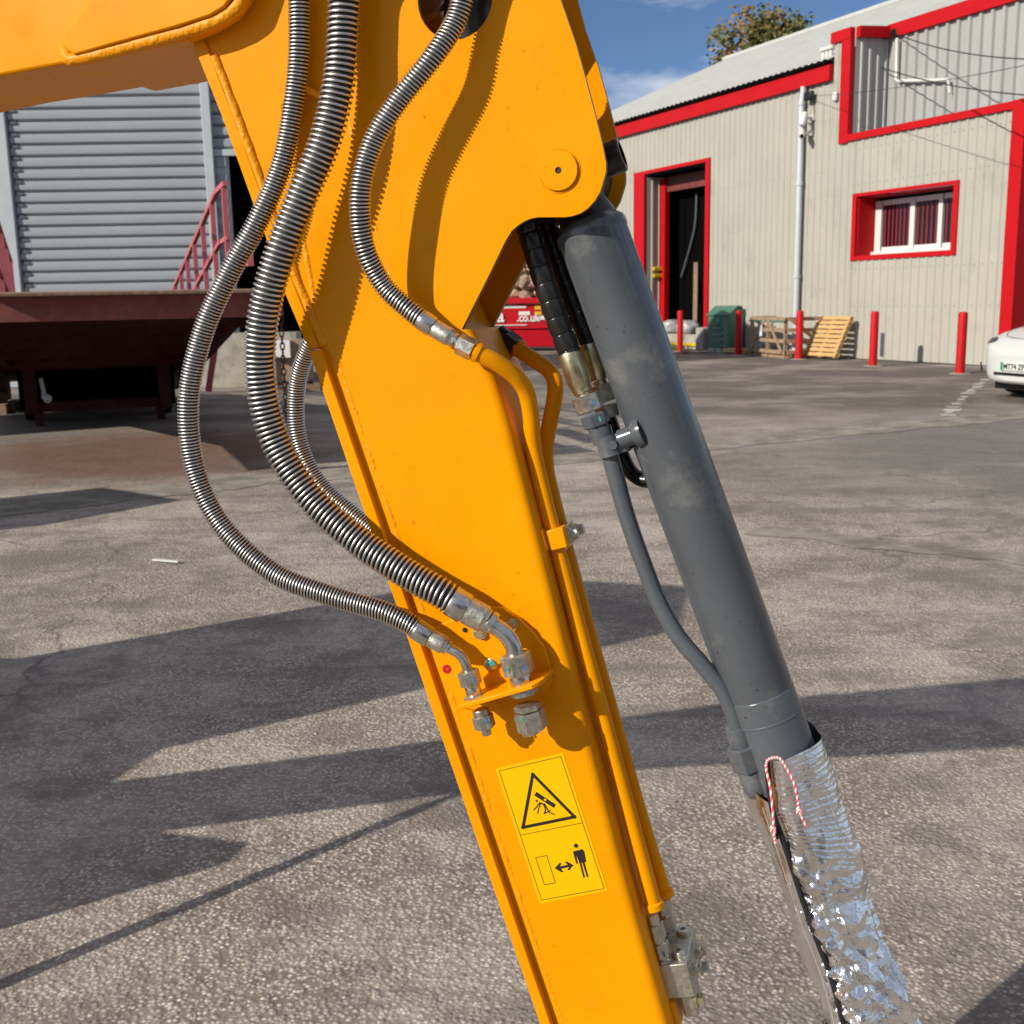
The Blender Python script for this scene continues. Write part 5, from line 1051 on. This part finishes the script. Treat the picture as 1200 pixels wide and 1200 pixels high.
# ================================================================ GREY WAREHOUSE behind the ramp
g0 = V((-10.05, 21.8, 0)); gx = V((.9995, .03, 0)).normalized(); gy = V((-gx.y, gx.x, 0))
def GP(a, z, b=0.0): return g0+gx*a+gy*b+V((0, 0, z))
gw = thing('grey_warehouse', 'blue grey clad warehouse with slatted shutter behind the loading ramp', 'building', GP(3, 0, 2))
def gbox(a0, a1, z0, z1, b0, b1, m, name, parent, bevel=.004):
    return MB().hexa([GP(a0, z0, b0), GP(a1, z0, b0), GP(a1, z0, b1), GP(a0, z0, b1), GP(a0, z1, b0), GP(a1, z1, b0), GP(a1, z1, b1), GP(a0, z1, b1)]).build(name, m, parent, smooth=30, bevel=bevel)
x0, x1 = .72, 4.36
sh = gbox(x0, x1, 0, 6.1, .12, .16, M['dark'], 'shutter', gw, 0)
def slat_rows(a0, a1, z0, z1, b, parent, name='slat'):
    h = .214; n = int((z1-z0)/h); first = None
    for k in range(n):
        z = z0+k*h
        if first is None:
            mb = MB(); mb.prism([GP(a0, z+.012, b), GP(a0, z+.05, b-.045), GP(a0, z+h*.55, b-.052), GP(a0, z+h-.03, b-.040), GP(a0, z+h, b)], gx*(a1-a0))
            first = mb.build(name, M['shutter'], parent, loc=GP(a0, z, b), smooth=20)
        else: again(first, first.location+V((0, 0, h*k)))
slat_rows(x0, x1, .05, 6.1, .11, sh)
slat_rows(x1+.17, 6.5, 4.42, 6.1, .11, sh)
n = int((6.0-.05)/.214)
first = None
for k in range(n):
    z = .05+.214*k
    if first is None: first = MB().box(GP(x0+.09, z+.19, .05), (.14, .03, .05), (gx, gy, up_)).build('end_clip', M['slate'], sh, loc=GP(x0, z, 0))
    else: again(first, first.location+V((0, 0, .214*k)))
gbox(x1, x1+.17, 0, 6.2, -.06, .12, M['ltgrey'], 'jamb', gw, .01)
gbox(-.55, x0-.02, 0, 6.2, -.02, .12, M['ltgrey'], 'jamb', gw, .02)
gbox(-5, -.55, 0, 6.2, -.1, .12, M['shutter'], 'wall', gw)
gbox(x1+.17, x1+.42, 0, 4.30, .10, .16, M['ltgrey'], 'door_edge', gw)
for k in range(14): gbox(x1+.19, x1+.38, .2+k*.30, .36+k*.30, .06, .10, M['shutter'], 'hinge_leaf', gw) if k else None
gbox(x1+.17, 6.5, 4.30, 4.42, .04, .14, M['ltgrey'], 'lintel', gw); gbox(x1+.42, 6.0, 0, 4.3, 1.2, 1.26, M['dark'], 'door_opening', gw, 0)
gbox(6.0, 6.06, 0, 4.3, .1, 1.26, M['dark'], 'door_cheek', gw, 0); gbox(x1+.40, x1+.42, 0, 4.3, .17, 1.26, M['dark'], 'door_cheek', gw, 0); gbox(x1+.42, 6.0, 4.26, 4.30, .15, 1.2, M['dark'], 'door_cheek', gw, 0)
gbox(6.06, 7.2, 0, 4.3, .02, .12, M['shutter'], 'wall', gw)
gbox(6.5, 7.2, 4.3, 6.2, .02, .12, M['shutter'], 'wall', gw)
gbox(-5, 7.2, 6.2, 6.4, -.1, 2.5, M['roof'], 'roof', gw); gbox(7.1, 7.2, 0, 6.2, .13, 2.4, M['shutter'], 'wall', gw); gbox(-5, 7.2, 0, 6.2, 2.4, 2.5, M['shutter'], 'wall', gw)

# pallets and timber seen under and beside the ramp
def stack(org, n, label, yaw, m='wood'):
    ex_ = V((math.cos(yaw), math.sin(yaw), 0)); ey_ = V((-ex_.y, ex_.x, 0))
    for q in range(n):
        o3 = V(org)+V((0, 0, .145*q)); t = thing('pallet', label if q == n-1 else label.replace('topmost', 'lower'), 'pallet', o3, 'pallets by the loading ramp')
        for k in range(7): MB().box(o3+ex_*(-.54+k*.18)+V((0, 0, .134)), (.10, 1.0, .02), (ex_, ey_, up_)).build('board', M[m], t)
        for k in (-1, 0, 1): MB().box(o3+ey_*(.45*k)+V((0, 0, .062)), (1.2, .10, .12), (ex_, ey_, up_)).build('bearer', M[m], t)
stack((-4.05, 19.9, 0), 1, 'weathered pallet lying alone right of the ramp on the yard', .3)
stack((-8.05, 16.6, 0), 1, 'weathered bottom pallet left of the ramp leg', .2)
def shade_crate(p, s, yaw, label):  # unseen cases, added to cast shade into the view
    e1, e2 = V((math.cos(yaw), math.sin(yaw), 0)), V((-math.sin(yaw), math.cos(yaw), 0)); t = thing('shade_case', label, 'crate', p)
    MB().box(V(p)+V((0, 0, s[2]/2)), (s[0]-.05, s[1]-.05, s[2]), (e1, e2, up_)).build('case_body', M['wood'], t)
    for k in range(int(s[2]/.2)):
        for q in (-1, 1): MB().box(V(p)+e2*(q*s[1]/2)+V((0, 0, .11+.2*k)), (s[0], .03, .17), (e1, e2, up_)).build('board', M['wood'], t)
shade_crate((-8.9, 13.4, 0), (1.6, 2.4, 2.3), .1, 'tall boarded case added out of view to shade the ramp')
shade_crate((-6.35, 6.6, 0), (1.2, 1.1, 1.8), .9, 'boarded case added out of view to shade the near left yard')
b = MB().box((-8.2, 16.7, .36), (1.1, .8, .42)).build('cardboard_box', M['wood'], None, bevel=.01); tag(b, 'brown box standing on the pallet left of the ramp', 'box')
b = MB().bar((-8.8, 16.0, .05), (-7.3, 15.7, .05), .12, .10).build('timber_beam', M['conc'], None); tag(b, 'pale timber beam lying left of the ramp foot', 'timber')
t = thing('pallet_load', 'shrink wrapped brown load on a pallet beyond the ramp chain', 'pallet load', (-4.05, 19.9, .15))
MB().box((-4.05, 19.9, .52), (1.0, .8, .74)).build('boxes', M['wood'], t, bevel=.02); MB().box((-4.0, 19.45, .75), (.42, .10, .30)).build('label_sheet', M['prints'], t)
b = MB().box((-5.5, 20.9, .5), (3.2, .5, 1.0)).build('timber_bundle', M['conc'], None, bevel=.01); tag(b, 'pale bundle of sawn timber in front of the warehouse', 'timber')

# ================================================================ UNSEEN BUILDING added behind the viewpoint for dark reflections
wk = thing('added_building', 'long dark building added out of view behind for its reflections', 'building', (5, -16, 0))
MB().box((5, -16, 2.6), (26, 8, 5.2)).build('wall', M['slate'], wk, bevel=.02)
MB().prism([V((-8.3, -20.3, 5.2)), V((-8.3, -11.7, 5.2)), V((-8.3, -16, 6.6))], V((26.6, 0, 0))).build('roof', M['roof'], wk, smooth=0)
for k in range(3):
    MB().box((-3+k*7.5, -11.97, 2.0), (3.6, .10, 4.0)).build('roller_door', M['white'], wk)

# ================================================================ TREE beyond the roof
tr = thing('tree', 'bushy autumn tree with browning leaves rising beyond the pale roof', 'tree', (13.7, 62, 0))
mb = MB(); mb.tube(spline([(13.7, 62, 0), (13.6, 62, 5), (13.8, 62.2, 9), (13.7, 62, 14.2)], 6), [.42-.018*k for k in range(19)], 10); mb.build('trunk', M['bark'], tr)
mb = MB(); tips = []
for k in range(22):
    a = random.random()*6.28; h = random.uniform(6, 12.7); L_ = random.uniform(1.6, 2.9)*(1.25-h/18)
    p = V((13.7, 62, h)); q = p+V((math.cos(a)*L_, math.sin(a)*L_, random.uniform(.8, 2.2))); tips += [p.lerp(q, f) for f in (.45, .7, .9, 1.0)]
    mb.tube([p, p.lerp(q, .5)+V((0, 0, .15)), q], [.10, .06, .02], 6)
mb.build('limb', M['bark'], tr)
for nm, m, cnt in (('crown', M['leafa'], 20000), ('crown', M['leafb'], 11000)):
    mb = MB()
    cl_s = [t_+V((random.gauss(0, .5), random.gauss(0, .5), random.gauss(0, .45))) for t_ in tips for _ in range(2)]+[V((13.9+random.gauss(0, 1.25), 62+random.gauss(0, 1.2), random.uniform(13.0, 15.6))) for _ in range(26)]
    for k in range(cnt):
        c = random.choice(cl_s)+V((random.gauss(0, .40), random.gauss(0, .40), random.gauss(0, .36))); s = random.uniform(.08, .19)
        a = V((random.gauss(0, 1), random.gauss(0, 1), random.gauss(0, .7))).normalized(); x, y, _ = basis(a)
        mb.add([c-x*s, c-y*s*.7, c+x*s, c+y*s*.7], [(0, 1, 2, 3)])
    mb.build(nm, m, tr, smooth=0)
